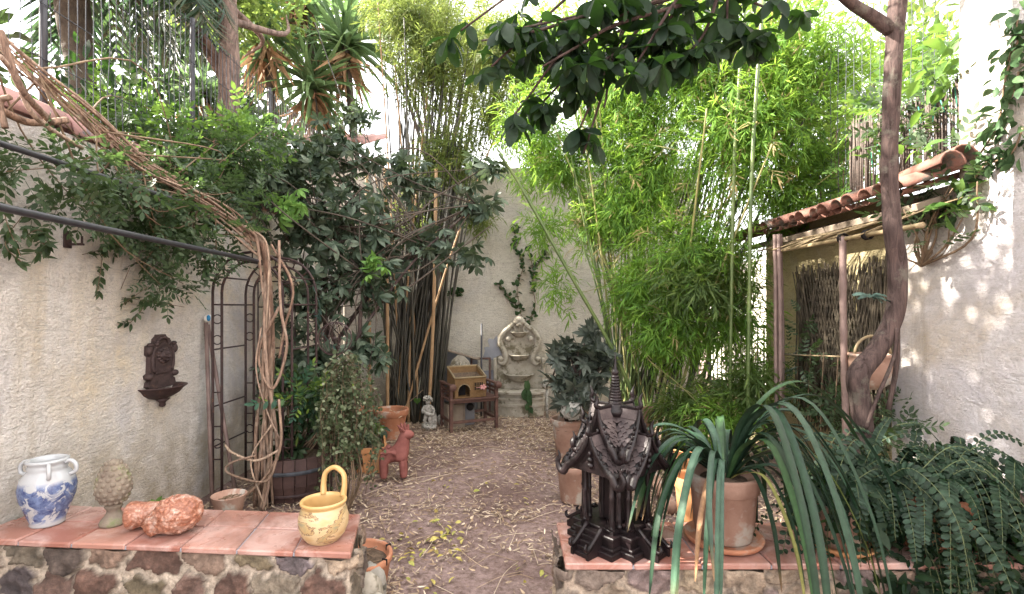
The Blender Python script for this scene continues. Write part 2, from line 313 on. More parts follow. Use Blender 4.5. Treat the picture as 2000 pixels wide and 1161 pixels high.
class MB:
    def __init__(s): s.v = []; s.f = []; s.m = []; s.sm = []; s.c = []; s.n = 0
    def add(s, V, F, mi=0, smooth=True, col=None):
        V = np.asarray(V, float).reshape(-1, 3)
        s.v.append(V); s.f.append((F if isinstance(F, list) else [F], s.n, mi, smooth)); s.n += len(V)
        if col is not None: s.c.append((s.n - len(V), np.asarray(col, float)))
        return s
    def build(s, name, mats, parent=None, world=False, label=None, origin=None):
        V = np.concatenate(s.v) if s.v else np.zeros((0, 3))
        if world and parent is not None:
            p = parent; Mx = Matrix.Identity(4)
            while p is not None:
                Mx = (Matrix.Translation(p.location) @ p.rotation_euler.to_matrix().to_4x4()) @ Mx; p = p.parent
            A = np.array(Mx.inverted()); V = V @ A[:3, :3].T + A[:3, 3]
        if origin is not None: V = V - np.asarray(origin, float)
        loops = []; tot = []; mi_ = []; sm_ = []
        for Fl, off, mi, smo in s.f:
            for F in Fl:
                if isinstance(F, np.ndarray):
                    loops.append((F + off).ravel()); tot.append(np.full(len(F), F.shape[1])); k = len(F)
                elif len(F) and not hasattr(F[0], '__len__'):
                    loops.append(np.array(F) + off); tot.append(np.array([len(F)])); k = 1
                else:
                    for q in F: loops.append(np.array(q) + off)
                    tot.append(np.array([len(q) for q in F])); k = len(F)
                mi_.append(np.full(k, mi)); sm_.append(np.full(k, smo))
        L = np.concatenate(loops).astype(np.int32); T = np.concatenate(tot).astype(np.int32)
        me = bpy.data.meshes.new(name); me.vertices.add(len(V)); me.vertices.foreach_set('co', V.astype(np.float32).ravel())
        me.loops.add(len(L)); me.loops.foreach_set('vertex_index', L)
        me.polygons.add(len(T)); st = np.zeros(len(T), np.int32); st[1:] = np.cumsum(T)[:-1]
        me.polygons.foreach_set('loop_start', st); me.polygons.foreach_set('loop_total', T)
        me.polygons.foreach_set('material_index', np.concatenate(mi_).astype(np.int32))
        me.polygons.foreach_set('use_smooth', np.concatenate(sm_).astype(bool))
        me.update(calc_edges=True); me.validate()
        if s.c:
            C = np.ones((len(V), 4), np.float32)
            for o_, c in s.c: C[o_:o_ + len(c), :3] = c
            at = me.color_attributes.new("Col", 'FLOAT_COLOR', 'POINT'); at.data.foreach_set('color', C.ravel())
        if not isinstance(mats, (list, tuple)): mats = [mats]
        for m in mats: me.materials.append(M[m] if isinstance(m, str) else m)
        o = bpy.data.objects.new(name, me); COL.objects.link(o)
        if parent is not None: o.parent = parent
        if origin is not None: o.location = [float(v) for v in origin]
        if label: o['label'] = label
        return o
def rotz(a): c, s_ = cos(a), sin(a); return np.array([[c, -s_, 0], [s_, c, 0], [0, 0, 1.]])
def euler(x, y, z): return np.array(Matrix.Rotation(z, 3, 'Z') @ Matrix.Rotation(y, 3, 'Y') @ Matrix.Rotation(x, 3, 'X'))
def box(mb, c, s, R=None, bev=.004, mi=0, smooth=False):
    """chamfered box: centre c, full size s"""
    h = np.asarray(s, float) / 2; b = min(bev, h.min() * .45); V = []
    for sx in (-1, 1):
        for sy in (-1, 1):
            for sz in (-1, 1):
                q = np.array([sx, sy, sz])
                for a in range(3):
                    p = q * (h - b); p[a] = q[a] * h[a]; V.append(p)
    idx = lambda sx, sy, sz, a: ((sx > 0) * 4 + (sy > 0) * 2 + (sz > 0)) * 3 + a
    F = []
    for a in range(3):
        for sg in (-1, 1):
            o = [(-1, -1), (1, -1), (1, 1), (-1, 1)]; f = []
            for u, v in o:
                q = [0, 0, 0]; q[a] = sg; q[(a + 1) % 3] = u; q[(a + 2) % 3] = v; f.append(idx(*q, a))
            F.append(f if sg > 0 else f[::-1])
    for a in range(3):
        b1, b2 = (a + 1) % 3, (a + 2) % 3
        for s1 in (-1, 1):
            for s2 in (-1, 1):
                q0 = [0, 0, 0]; q0[a] = -1; q0[b1] = s1; q0[b2] = s2; q1 = list(q0); q1[a] = 1
                f = [idx(*q0, b1), idx(*q1, b1), idx(*q1, b2), idx(*q0, b2)]
                F.append(f if s1 * s2 < 0 else f[::-1])
    for sx in (-1, 1):
        for sy in (-1, 1):
            for sz in (-1, 1):
                f = [idx(sx, sy, sz, 0), idx(sx, sy, sz, 1), idx(sx, sy, sz, 2)]
                F.append(f if sx * sy * sz > 0 else f[::-1])
    V = np.array(V)
    if R is not None: V = V @ np.asarray(R).T
    mb.add(V + np.asarray(c, float), [F], mi, smooth); return mb
def spline(P, n=8):
    P = np.asarray(P, float); 
    if len(P) < 3: return np.array([P[0] + (P[-1] - P[0]) * t for t in np.linspace(0, 1, n + 1)])
    Q = np.vstack([2 * P[0] - P[1], P, 2 * P[-1] - P[-2]]); out = []
    for i in range(1, len(Q) - 2):
        for t in np.linspace(0, 1, n, endpoint=False):
            a, b, c, d = Q[i - 1:i + 3]
            out.append(.5 * (2 * b + (c - a) * t + (2 * a - 5 * b + 4 * c - d) * t * t + (3 * b - a - 3 * c + d) * t ** 3))
    out.append(P[-1]); return np.array(out)
def tube(mb, P, r, k=8, cap=True, mi=0, smooth=True, flat=1.0):
    P = np.asarray(P, float); n = len(P); r = np.interp(np.linspace(0, 1, n), np.linspace(0, 1, len(r)), r) if hasattr(r, '__len__') else np.full(n, r)
    T = np.gradient(P, axis=0); T /= np.linalg.norm(T, axis=1)[:, None] + 1e-9
    up = np.array([0, 0, 1.]) if abs(T[0][2]) < .9 else np.array([1., 0, 0])
    N = np.zeros_like(P); x = up - T[0] * up.dot(T[0]); x /= np.linalg.norm(x); N[0] = x
    for i in range(1, n):
        x = N[i - 1] - T[i] * N[i - 1].dot(T[i]); N[i] = x / (np.linalg.norm(x) + 1e-9)
    B = np.cross(T, N); a = np.arange(k) * 2 * pi / k
    V = P[:, None] + r[:, None, None] * (np.cos(a)[None, :, None] * N[:, None] * flat + np.sin(a)[None, :, None] * B[:, None])
    V = V.reshape(-1, 3); i = np.arange(n - 1)[:, None] * k; j = np.arange(k)[None]; j2 = (j + 1) % k
    F = np.stack([i + j, i + j2, i + k + j2, i + k + j], -1).reshape(-1, 4); Fl = [F]
    if cap: Fl.append([list(range(k))[::-1], [(n - 1) * k + q for q in range(k)]])
    mb.add(V, Fl, mi, smooth); return mb
def lathe(mb, prof, k=28, c=(0, 0, 0), mi=0, R=None, cap=True, wob=0, seed=0):
    prof = np.asarray(prof, float); n = len(prof); a = np.arange(k) * 2 * pi / k
    r = prof[:, 0][:, None] * np.ones(k)
    if wob: r = r * (1 + wob * (np.sin(2 * a + seed)[None] + .6 * np.sin(3 * a + prof[:, 1][:, None] * 9 + seed)))
    V = np.stack([r * np.cos(a), r * np.sin(a), prof[:, 1][:, None] * np.ones(k)], -1).reshape(-1, 3)
    if R is not None: V = V @ np.asarray(R).T
    i = np.arange(n - 1)[:, None] * k; j = np.arange(k)[None]; j2 = (j + 1) % k
    F = [np.stack([i + j, i + j2, i + k + j2, i + k + j], -1).reshape(-1, 4)]
    if cap: F.append([list(range(k))[::-1], [(n - 1) * k + q for q in range(k)]])
    mb.add(V + np.asarray(c, float), F, mi); return mb
def ellipsoid(mb, c, r, R=None, k=16, n=10, mi=0, disp=None):
    th = np.linspace(0, pi, n + 1); a = np.arange(k) * 2 * pi / k
    V = np.stack([np.sin(th)[:, None] * np.cos(a), np.sin(th)[:, None] * np.sin(a), -np.cos(th)[:, None] * np.ones(k)], -1).reshape(-1, 3)
    if disp: V = V * np.array([disp(v) for v in V])[:, None]
    V = V * np.asarray(r, float)
    if R is not None: V = V @ np.asarray(R).T
    i = np.arange(n)[:, None] * k; j = np.arange(k)[None]; j2 = (j + 1) % k
    mb.add(V + np.asarray(c, float), np.stack([i + j, i + j2, i + k + j2, i + k + j], -1).reshape(-1, 4), mi); return mb
def prism(mb, pts, axis, t, c=(0, 0, 0), R=None, mi=0):
    """outline in the x-z plane extruded in y by t (centred), then rotated by R"""
    pts = np.asarray(pts, float); n = len(pts)
    V = np.vstack([np.c_[pts[:, 0], np.full(n, -t / 2), pts[:, 1]], np.c_[pts[:, 0], np.full(n, t / 2), pts[:, 1]]])
    if R is not None: V = V @ np.asarray(R).T
    F = [list(range(n)), list(range(2 * n - 1, n - 1, -1))] + [[i, i + n, (i + 1) % n + n, (i + 1) % n] for i in range(n)]
    mb.add(V + np.asarray(c, float), [F], mi, False); return mb
# leaf shapes -------------------------------------------------------
def blade(ws, w_, droop=.15, fold=0.0):
    n = len(ws); V = []; F = []
    for i, a in enumerate(ws):
        t = i / (n - 1); z = -droop * t * t; y = t * (1 - .3 * droop * t)
        if a < 1e-6: a = .02
        if fold: V += [(-a * w_ / 2, y, z + fold * a * w_), (0, y, z), (a * w_ / 2, y, z + fold * a * w_)]
        else: V += [(-a * w_ / 2, y, z), (a * w_ / 2, y, z)]
    k = 3 if fold else 2
    for i in range(n - 1):
        for j in range(k - 1): F.append((i * k + j, i * k + j + 1, (i + 1) * k + j + 1, (i + 1) * k + j))
    return np.array(V), np.array(F)
LANCE = blade([.2, 1, .75, 0], .105, .15)
LEAFS = blade([.1, .85, 1, .6, 0], .42, .2)
LEAFB = blade([.1, .75, 1, .75, 0], .5, .25, .18)
OBOV = blade([.12, .38, .8, 1.0, .85, .3], .42, .22, .15)
SWORD = blade([.8, 1, .9, .7, .4, 0], .075, .35, .3)
IVY = blade([.6, 1, .7, 0], .9, .1)
def merge(T): 
    V = []; F = []; o = 0
    for v, f in T: V.append(v); F.append(f + o); o += len(v)
    return np.vstack(V), np.vstack(F)
def xf(T, R, t=(0, 0, 0), s=1): return T[0] * s @ np.asarray(R).T + np.asarray(t), T[1]
def palmate(n, L=.5, tilt=.3, w_=.34, pet=.6):
    b = blade([.12, .6, 1, .8, 0], w_, .3, .15); T = []
    for i in range(n):
        a = i * 2 * pi / n + (.1 if i % 2 else -.1); T.append(xf(b, rotz(a) @ euler(-tilt, 0, 0), s=L * (1 - .12 * (i % 3))))
    T.append((np.array([[-.008, 0, 0], [.008, 0, 0], [.03, 0, -pet], [.014, 0, -pet]]), np.array([[0, 1, 2, 3]])))
    return merge(T)
PALM8 = palmate(8); PALM6 = palmate(6, .5, .5, .4)
def pinnate(n, leaf, L=1, ll=.28, ang=1.0, taper=.3, stem=.008):
    T = []; 
    for i in range(n):
        t = (i + 1) / (n + .3); z = -.25 * t * t
        for s_ in (-1, 1): T.append(xf(leaf, rotz(-s_ * ang) @ euler(-.2, 0, 0), (0, t, z), ll * (1 - taper * abs(2 * t - 1))))
    T.append(xf(leaf, np.eye(3), (0, 1, -.25), ll))
    T.append((np.array([[-stem, 0, 0], [stem, 0, 0], [stem, .5, -.0625], [-stem, .5, -.0625], [stem, 1, -.25], [-stem, 1, -.25]]), np.array([[0, 1, 2, 3], [3, 2, 4, 5]])))
    return merge(T)
PINN = pinnate(4, blade([.1, .9, .9, 0], .42, .1), 1, .36, .95)
BSPRAY = merge([xf(LANCE, rotz(a) @ euler(b, 0, 0), (0, .2 * i, 0), .7 + .3 * ((i * 7) % 3) / 2) for i, (a, b) in enumerate(((-.9, -.1), (.8, -.3), (-.55, .1), (.5, -.15), (0, -.25), (-.3, -.4)))] + [(np.array([[-.007, -.5, 0], [.007, -.5, 0], [.005, 1.0, 0], [-.005, 1.0, 0]]), np.array([[0, 1, 2, 3]]))])
def unit(v): v = np.asarray(v, float); return v / (np.linalg.norm(v, axis=-1, keepdims=True) + 1e-9)
def inst(mb, T, pos, dr, nr, s, mi=0, smooth=True):
    V0, F0 = T; n = len(pos); y = unit(dr); x = unit(np.cross(y, nr)); z = np.cross(x, y)
    s = np.broadcast_to(np.asarray(s, float), (n,)) if not hasattr(s, '__len__') or len(s) == n else s
    Rm = np.stack([x, y, z], -1) * np.asarray(s)[:, None, None]
    V = np.einsum('nij,mj->nmi', Rm, V0) + np.asarray(pos)[:, None]
    F = (F0[None] + (np.arange(n) * len(V0))[:, None, None]).reshape(-1, F0.shape[1])
    mb.add(V.reshape(-1, 3), F, mi, smooth)
def rnd(seed): return np.random.RandomState(seed)
def rdir(R, n, up=0.0, spread=1.0):
    v = unit(R.normal(size=(n, 3))) * spread; v[:, 2] += up; return unit(v)
def cloud(R, blobs, n, shell=.45):
    """points in a union of ellipsoids (centre, radii[, weight]), denser towards the outside"""
    wts = np.array([b[1][0] * b[1][1] * b[1][2] ** 1 for b in blobs]) ** .75; wts /= wts.sum()
    k = R.choice(len(blobs), n, p=wts); C = np.array([b[0] for b in blobs])[k]; Rd = np.array([b[1] for b in blobs])[k]
    u = unit(R.normal(size=(n, 3))); rr = R.uniform(0, 1, n) ** shell
    return C + u * rr[:, None] * Rd, u
def limb(mb, a, b, r0, r1, R, sag=.1, k=6, n=6, mi=0):
    a = np.asarray(a, float); b = np.asarray(b, float); m = (a + b) / 2 + R.normal(size=3) * np.linalg.norm(b - a) * sag
    tube(mb, spline([a, m, b], n), [r0, (r0 + r1) / 2, r1], k, mi=mi)
def skinmesh(name, verts, edges, radii, mat, parent=None, sub=2, loc=None):
    me = bpy.data.meshes.new(name); me.from_pydata([tuple(map(float, v)) for v in verts], edges, []); o = bpy.data.objects.new(name, me); COL.objects.link(o)
    m = o.modifiers.new('s', 'SKIN'); m.use_smooth_shade = True
    for i, r in enumerate(radii):
        rr = r if hasattr(r, '__len__') else (r, r); me.skin_vertices[0].data[i].radius = rr
    me.skin_vertices[0].data[0].use_root = True
    s_ = o.modifiers.new('u', 'SUBSURF'); s_.levels = sub; s_.render_levels = sub
    dg = bpy.context.evaluated_depsgraph_get(); ev = bpy.data.meshes.new_from_object(o.evaluated_get(dg)); ev.name = name
    COL.objects.unlink(o); bpy.data.objects.remove(o)
    ev.materials.clear(); ev.materials.append(M[mat]); ev.polygons.foreach_set('use_smooth', [True] * len(ev.polygons))
    o = bpy.data.objects.new(name, ev); COL.objects.link(o)
    if parent: o.parent = parent
    if loc is not None: o.location = [float(v) for v in loc]
    return o

# ================================================================== SETTING
def fbm(x, y, s=1.0, seed=0): return mnoise.fractal(Vector((x * s + seed * 17.3, y * s - seed * 5.1, seed * 3.7)), 1.0, 2.0, 4)
def make_ground():
    xs = np.r_[[-400, -60, -12, -5], np.linspace(-3, 3.2, 90), [5, 12, 60, 400]]; ys = np.r_[[-200, -20, -3], np.linspace(-.5, 8, 120), [10, 20, 60, 800]]
    X, Y = np.meshgrid(xs, ys); Z = np.zeros_like(X)
    for i in range(len(ys)):
        for j in range(len(xs)):
            x, y = xs[j], ys[i]
            if -3 <= x <= 3.2 and -.5 <= y <= 8: Z[i, j] = -.012 + .012 * fbm(x, y, 1.4) + .004 * fbm(x, y, 7, 2)
            else: Z[i, j] = -.02
    V = np.stack([X, Y, Z], -1).reshape(-1, 3); a, b = X.shape; i = np.arange(a - 1)[:, None] * b; j = np.arange(b - 1)[None]
    mb = MB().add(V, np.stack([i + j, i + j + 1, i + b + j + 1, i + b + j], -1).reshape(-1, 4))
    tag(mb.build('ground', 'ground'), kind='structure')
make_ground()
def litter():
    R = rnd(5); mb = MB(); N = 95000
    P = np.c_[R.uniform(-2.5, 2.85, N), R.uniform(2.2, 7.85, N), np.zeros(N)]
    x, y = P[:, 0], P[:, 1]
    path = np.exp(-((x - (-.35)) / .75) ** 2) * np.exp(-((y - 4.7) / 1.15) ** 2)
    nz = np.array([fbm(a, b, 1.9, 3) for a, b in zip(x, y)])
    d = .55 + .5 * np.clip((y - 5.6) / .8, 0, 1) + .25 * np.clip(nz * 2, -1, 1) - .55 * path + .25 * (np.abs(x + .3) > 1) - .75 * np.exp(-((x + .05) / .35) ** 2 - ((y - 2.9) / .45) ** 2)
    P = P[R.uniform(size=N) < d * .75]; n = len(P); P[:, 2] = .002 + R.uniform(0, .014, n)
    a = R.uniform(0, 2 * pi, n); dr = np.c_[np.cos(a), np.sin(a), R.normal(0, .16, n)]; nr = np.c_[R.normal(0, .35, n), R.normal(0, .35, n), np.ones(n)]
    inst(mb, blade([.3, 1, .8, .1], .20, -.12), P, dr, nr, R.uniform(.022, .06, n))
    k = 700; Q = np.c_[R.uniform(-1.6, 1.5, k), R.uniform(2.4, 7.2, k), np.full(k, .008)]; a = R.uniform(0, 2 * pi, k)
    inst(mb, blade([.5, 1, .7, .2], .55, -.25), Q, np.c_[np.cos(a), np.sin(a), R.normal(0, .2, k)], np.c_[R.normal(0, .4, (k, 2)), np.ones(k)], R.uniform(.018, .036, k))
    for q in range(260):
        c = np.array([R.uniform(-1.5, 1.6), R.uniform(2.5, 7.2), .008]); a = R.uniform(0, 2 * pi); L = R.uniform(.06, .2); d2 = np.array([cos(a), sin(a), 0])
        tube(mb, spline([c - d2 * L, c + R.normal(0, .012, 3) * [1, 1, .3] + [0, 0, .01], c + d2 * L], 3), .0022, 4)
    tag(mb.build('leaf_litter', 'litter'), 'dry tan bamboo leaves and twigs scattered over the earth floor', 'leaf litter', kind='stuff')
    mb = MB(); k = 55; c = W(838, 1065, 3.45); Q = np.c_[R.normal(c[0], .14, k), R.normal(c[1], .2, k), R.uniform(.01, .028, k)]
    Q2 = np.c_[R.uniform(-.8, .25, 34), R.uniform(2.5, 5, 34), np.full(34, .016)]; Q = np.vstack([Q, Q2]); k = len(Q); a = R.uniform(0, 2 * pi, k)
    inst(mb, LEAFB, Q, np.c_[np.cos(a), np.sin(a), R.normal(0, .15, k)], np.c_[R.normal(0, .4, (k, 2)), np.ones(k)], R.uniform(.035, .07, k))
    tag(mb.build('yellow_leaves', 'litter_yellow'), 'fresh yellow leaves fallen in a loose patch on the path', 'fallen leaves', kind='stuff')
litter()

def wallbox(name, x0, x1, y0, y1, z0, z1, mat, label):
    mb = MB(); box(mb, ((x0 + x1) / 2, (y0 + y1) / 2, (z0 + z1) / 2), (x1 - x0, y1 - y0, z1 - z0), bev=.01)
    o = mb.build(name, mat, origin=((x0 + x1) / 2, (y0 + y1) / 2, z0)); return tag(o, label, 'wall')
# left wall with half-round coping tiles
lw = wallbox('garden_wall', -2.85, -2.6, -1.0, 7.9, -.02, 2.62, 'plaster_left', 'cream plastered wall on the left carrying the cast iron wall basin')
def half_tile(mb, a, b, r0, r1, up=1, k=8, th=.012):
    """half-round clay tile from a to b, convex side up"""
    a = np.asarray(a, float); b = np.asarray(b, float); T = unit(b - a); S = unit(np.cross(T, [0, 0, 1])); U = np.cross(S, T)
    an = np.linspace(0, pi, k); V = []
    for P, r in ((a, r0), (b, r1)):
        for rr in (r, r - th):
            for q in an: V.append(P + S * cos(q) * rr + U * sin(q) * rr * up)
    F = []
    for i in range(k - 1):
        F += [[i, i + 1, 2 * k + i + 1, 2 * k + i], [k + i + 1, k + i, 3 * k + i, 3 * k + i + 1], [i + 1, i, k + i, k + i + 1], [2 * k + i, 2 * k + i + 1, 3 * k + i + 1, 3 * k + i]]
    F += [[0, 2 * k, 3 * k, k], [k - 1, 2 * k - 1, 4 * k - 1, 3 * k - 1]]
    mb.add(V, [F], 0, True)
mb = MB()
for i in range(18):
    y = -.9 + i * .49; half_tile(mb, (-2.725, y, 2.62), (-2.725, y + .53, 2.645), .155, .135)
mb.build('coping', 'tile_left', lw, world=True)
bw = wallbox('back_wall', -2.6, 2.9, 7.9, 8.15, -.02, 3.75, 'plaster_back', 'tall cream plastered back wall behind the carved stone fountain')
# plaster fallen off the back wall beside the fountain
def scab(name, parent, cx, cz, w_, h, y, mat, seed, lab):
    R = rnd(seed); n = 26; pts = []
    for i in range(n):
        a = 2 * pi * i / n; r = 1 + .25 * sin(3 * a + seed) + .18 * sin(7 * a) + R.uniform(-.2, .2); pts.append((cx + cos(a) * w_ * r / 2, cz + sin(a) * h * r / 2))
    mb = MB(); prism(mb, pts, 1, .012, (0, y, 0)); return mb.build(name, mat, parent, world=True, label=lab)
M['bareplaster'] = mottled('grey_undercoat', (.22, .225, .25), (.34, .34, .37), 6, .9, .5, .006, 50)
scab('repair_patch', bw, W(962, 0, 7.9)[0], .93, .26, .36, 7.894, 'bareplaster', 3, 'bluish grey bare patch where plaster has come off')
scab('repair_patch', bw, W(900, 0, 7.9)[0], .45, 1.0, .7, 7.893, 'bareplaster', 8, 'grey damp patch low on the wall')
# house behind the back wall, left
hb = thing('neighbour_house', 'old pinkish house wall under brown roof tiles behind the umbrella tree', 'house', (-3.9, 9.0, 0))
mb = MB(); box(mb, (-3.95, 9.2, 2.1), (2.7, 1.6, 4.2), bev=.02); mb.build('wall', 'plaster_back', hb, world=True)
mb = MB()
for i in range(15): half_tile(mb, (-5.3 + i * .2, 8.2, 4.2), (-5.3 + i * .2, 10.0, 4.9), .1, .09, k=6)
mb.build('roof', 'tile_left', hb, world=True)
# right side: low wall with tile eave, tall wall nearer, far gap with gate
rl = thing('garden_wall', 'ochre plastered wall under the clay tile eave at the right', 'wall', (2.95, 4.6, 0))
mb = MB(); box(mb, (3.05, 4.88, 1.22), (.3, 1.94, 2.46), bev=.004); mb.build('wall_face', 'plaster_yellow', rl, world=True)

mb = MB()
for i in range(17):
    y = 3.33 + i * .155 + .008 * sin(i * 5); half_tile(mb, (2.5 + .02 * sin(i * 3.3), y, 2.36 + .006 * sin(i * 7)), (3.3, y, 2.62), .078, .068, k=8)
for i in range(17):
    y = 3.41 + i * .155; half_tile(mb, (2.56, y, 2.375), (3.3, y, 2.6), .065, .07, up=-.7, k=6)
mb.build('eave_tiles', 'tile', rl, world=True)
mb = MB(); box(mb, (2.8, 4.6, 2.30), (.32, 2.5, .05), R=euler(0, -.3, 0), bev=.004); mb.build('eave_board', 'oldwood', rl, world=True)
rt = thing('house_wall', 'tall pale plastered house wall closing the right side near the viewer', 'wall', (3.0, 1.3, 0))
mb = MB(); prism(mb, [(-1.0, -.02), (3.908, -.02), (3.908, 2.41), (3.32, 2.41), (3.32, 5.22), (-1.0, 5.22)], 1, .3, (3.05, 0, 0), rotz(pi / 2)); mb.build('wall_face', 'plaster_right', rt, world=True)
mb = MB()
half_tile(mb, (2.70, 3.6, 2.44), (2.70, 3.13, 2.48), .09, .085); half_tile(mb, (2.82, 3.62, 2.48), (2.82, 3.18, 2.53), .1, .09)
mb.build('ridge_tile', 'tile', rl, world=True)
# sunlit neighbouring wall beyond the gate
nh = wallbox('neighbour_wall', 4.6, 4.8, 4.6, 12, -.02, 2.5, 'house_pale', 'sunlit white wall seen through the bars of the gate')
fw = wallbox('dwarf_wall', 2.9, 3.15, 5.88, 7.9, -.02, .44, 'plaster_yellow', 'low plastered wall under the black railing at the far right corner')
gt = thing('iron_railing', 'black iron railing on the low wall behind the green bamboo', 'railing', (3.02, 6.9, .44))
mb = MB(); box(mb, (3.02, 6.88, .47), (.05, 1.96, .05)); box(mb, (3.02, 6.88, 1.36), (.03, 1.96, .03)); mb.build('rail', 'iron_black', gt, world=True)
mb = MB()
for i in range(13): box(mb, (3.02, 5.98 + i * .155, .92), (.016, .016, .86), bev=.002)
mb.build('bars', 'iron_black', gt, world=True)
for y in (5.93, 7.83):
    mb = MB(); box(mb, (3.02, y, .93), (.05, .05, 1.0)); mb.build('post', 'iron_black', gt, world=True)
# wire fences
def fence(name, label, p0, p1, z0, z1, dv, dh, mat, r=.0035, post=1.4):
    t = thing(name, label, 'fence', (p0[0], p0[1], z0)); p0 = np.array([*p0, 0.]); p1 = np.array([*p1, 0.]); L = np.linalg.norm(p1 - p0); mb = MB()
    for i in range(int(L / dv) + 1):
        q = p0 + (p1 - p0) * (i * dv / L); wz = [mnoise.noise(Vector((i * .37, k * 1.3, dv))) * .022 for k in range(5)]; tube(mb, [q + [0, wz[k], z0 + (z1 - z0) * k / 4] for k in range(5)], r, 4, False)
    for i in range(int((z1 - z0) / dh) + 1):
        z = z0 + i * dh; tube(mb, [p0 + [r * 2, 0, z], p1 + [r * 2, 0, z]], r, 4, False)
    mb.build('wire_mesh', mat, t, world=True)
    for i in range(int(L / post) + 1):
        q = p0 + (p1 - p0) * (i * post / L); mb = MB(); tube(mb, [q + [-.02, 0, z0 - .15], q + [-.02, 0, z1 + .03]], .02, 8); mb.build('post', 'iron_black', t, world=True)
fence('wire_fence', 'grey wire mesh fence standing on top of the left wall', (-2.725, 1.6), (-2.725, 7.7), 2.72, 4.05, .062, .32, 'wire', .0034)
fence('wire_fence', 'wire mesh fence above the clay tile eave on the right', (3.05, 3.36), (3.05, 5.8), 2.6, 4.2, .11, .11, 'wire', .003, 2.3)
mb = MB(); R = rnd(2)
for i in range(160):
    y = R.uniform(3.36, 4.55); x = 3.0 + R.uniform(-.012, .012); h = R.uniform(.42, .55) + .1 * (y > 4); tube(mb, [(x, y, 2.6), (x + R.normal(0, .01), y + R.normal(0, .012), 2.62 + h)], .006, 4)
o = tag(mb.build('brush_screen', 'screen', origin=(3.0, 4, 2.6)), 'dark brown brushwood screen tied to the fence over the tile eave', 'screen')
for i in range(9):
    mb = MB(); y = 3.42 + i * .1; z = 2.98 - i * .035 + R.uniform(-.06, .06); a = R.uniform(-.5, .5); tube(mb, [(2.975, y, z), (2.97, y + a * .1, z + .13)], .005, 4); mb.build('tie', 'wire_green', o, world=True, label='bright green plastic tie')

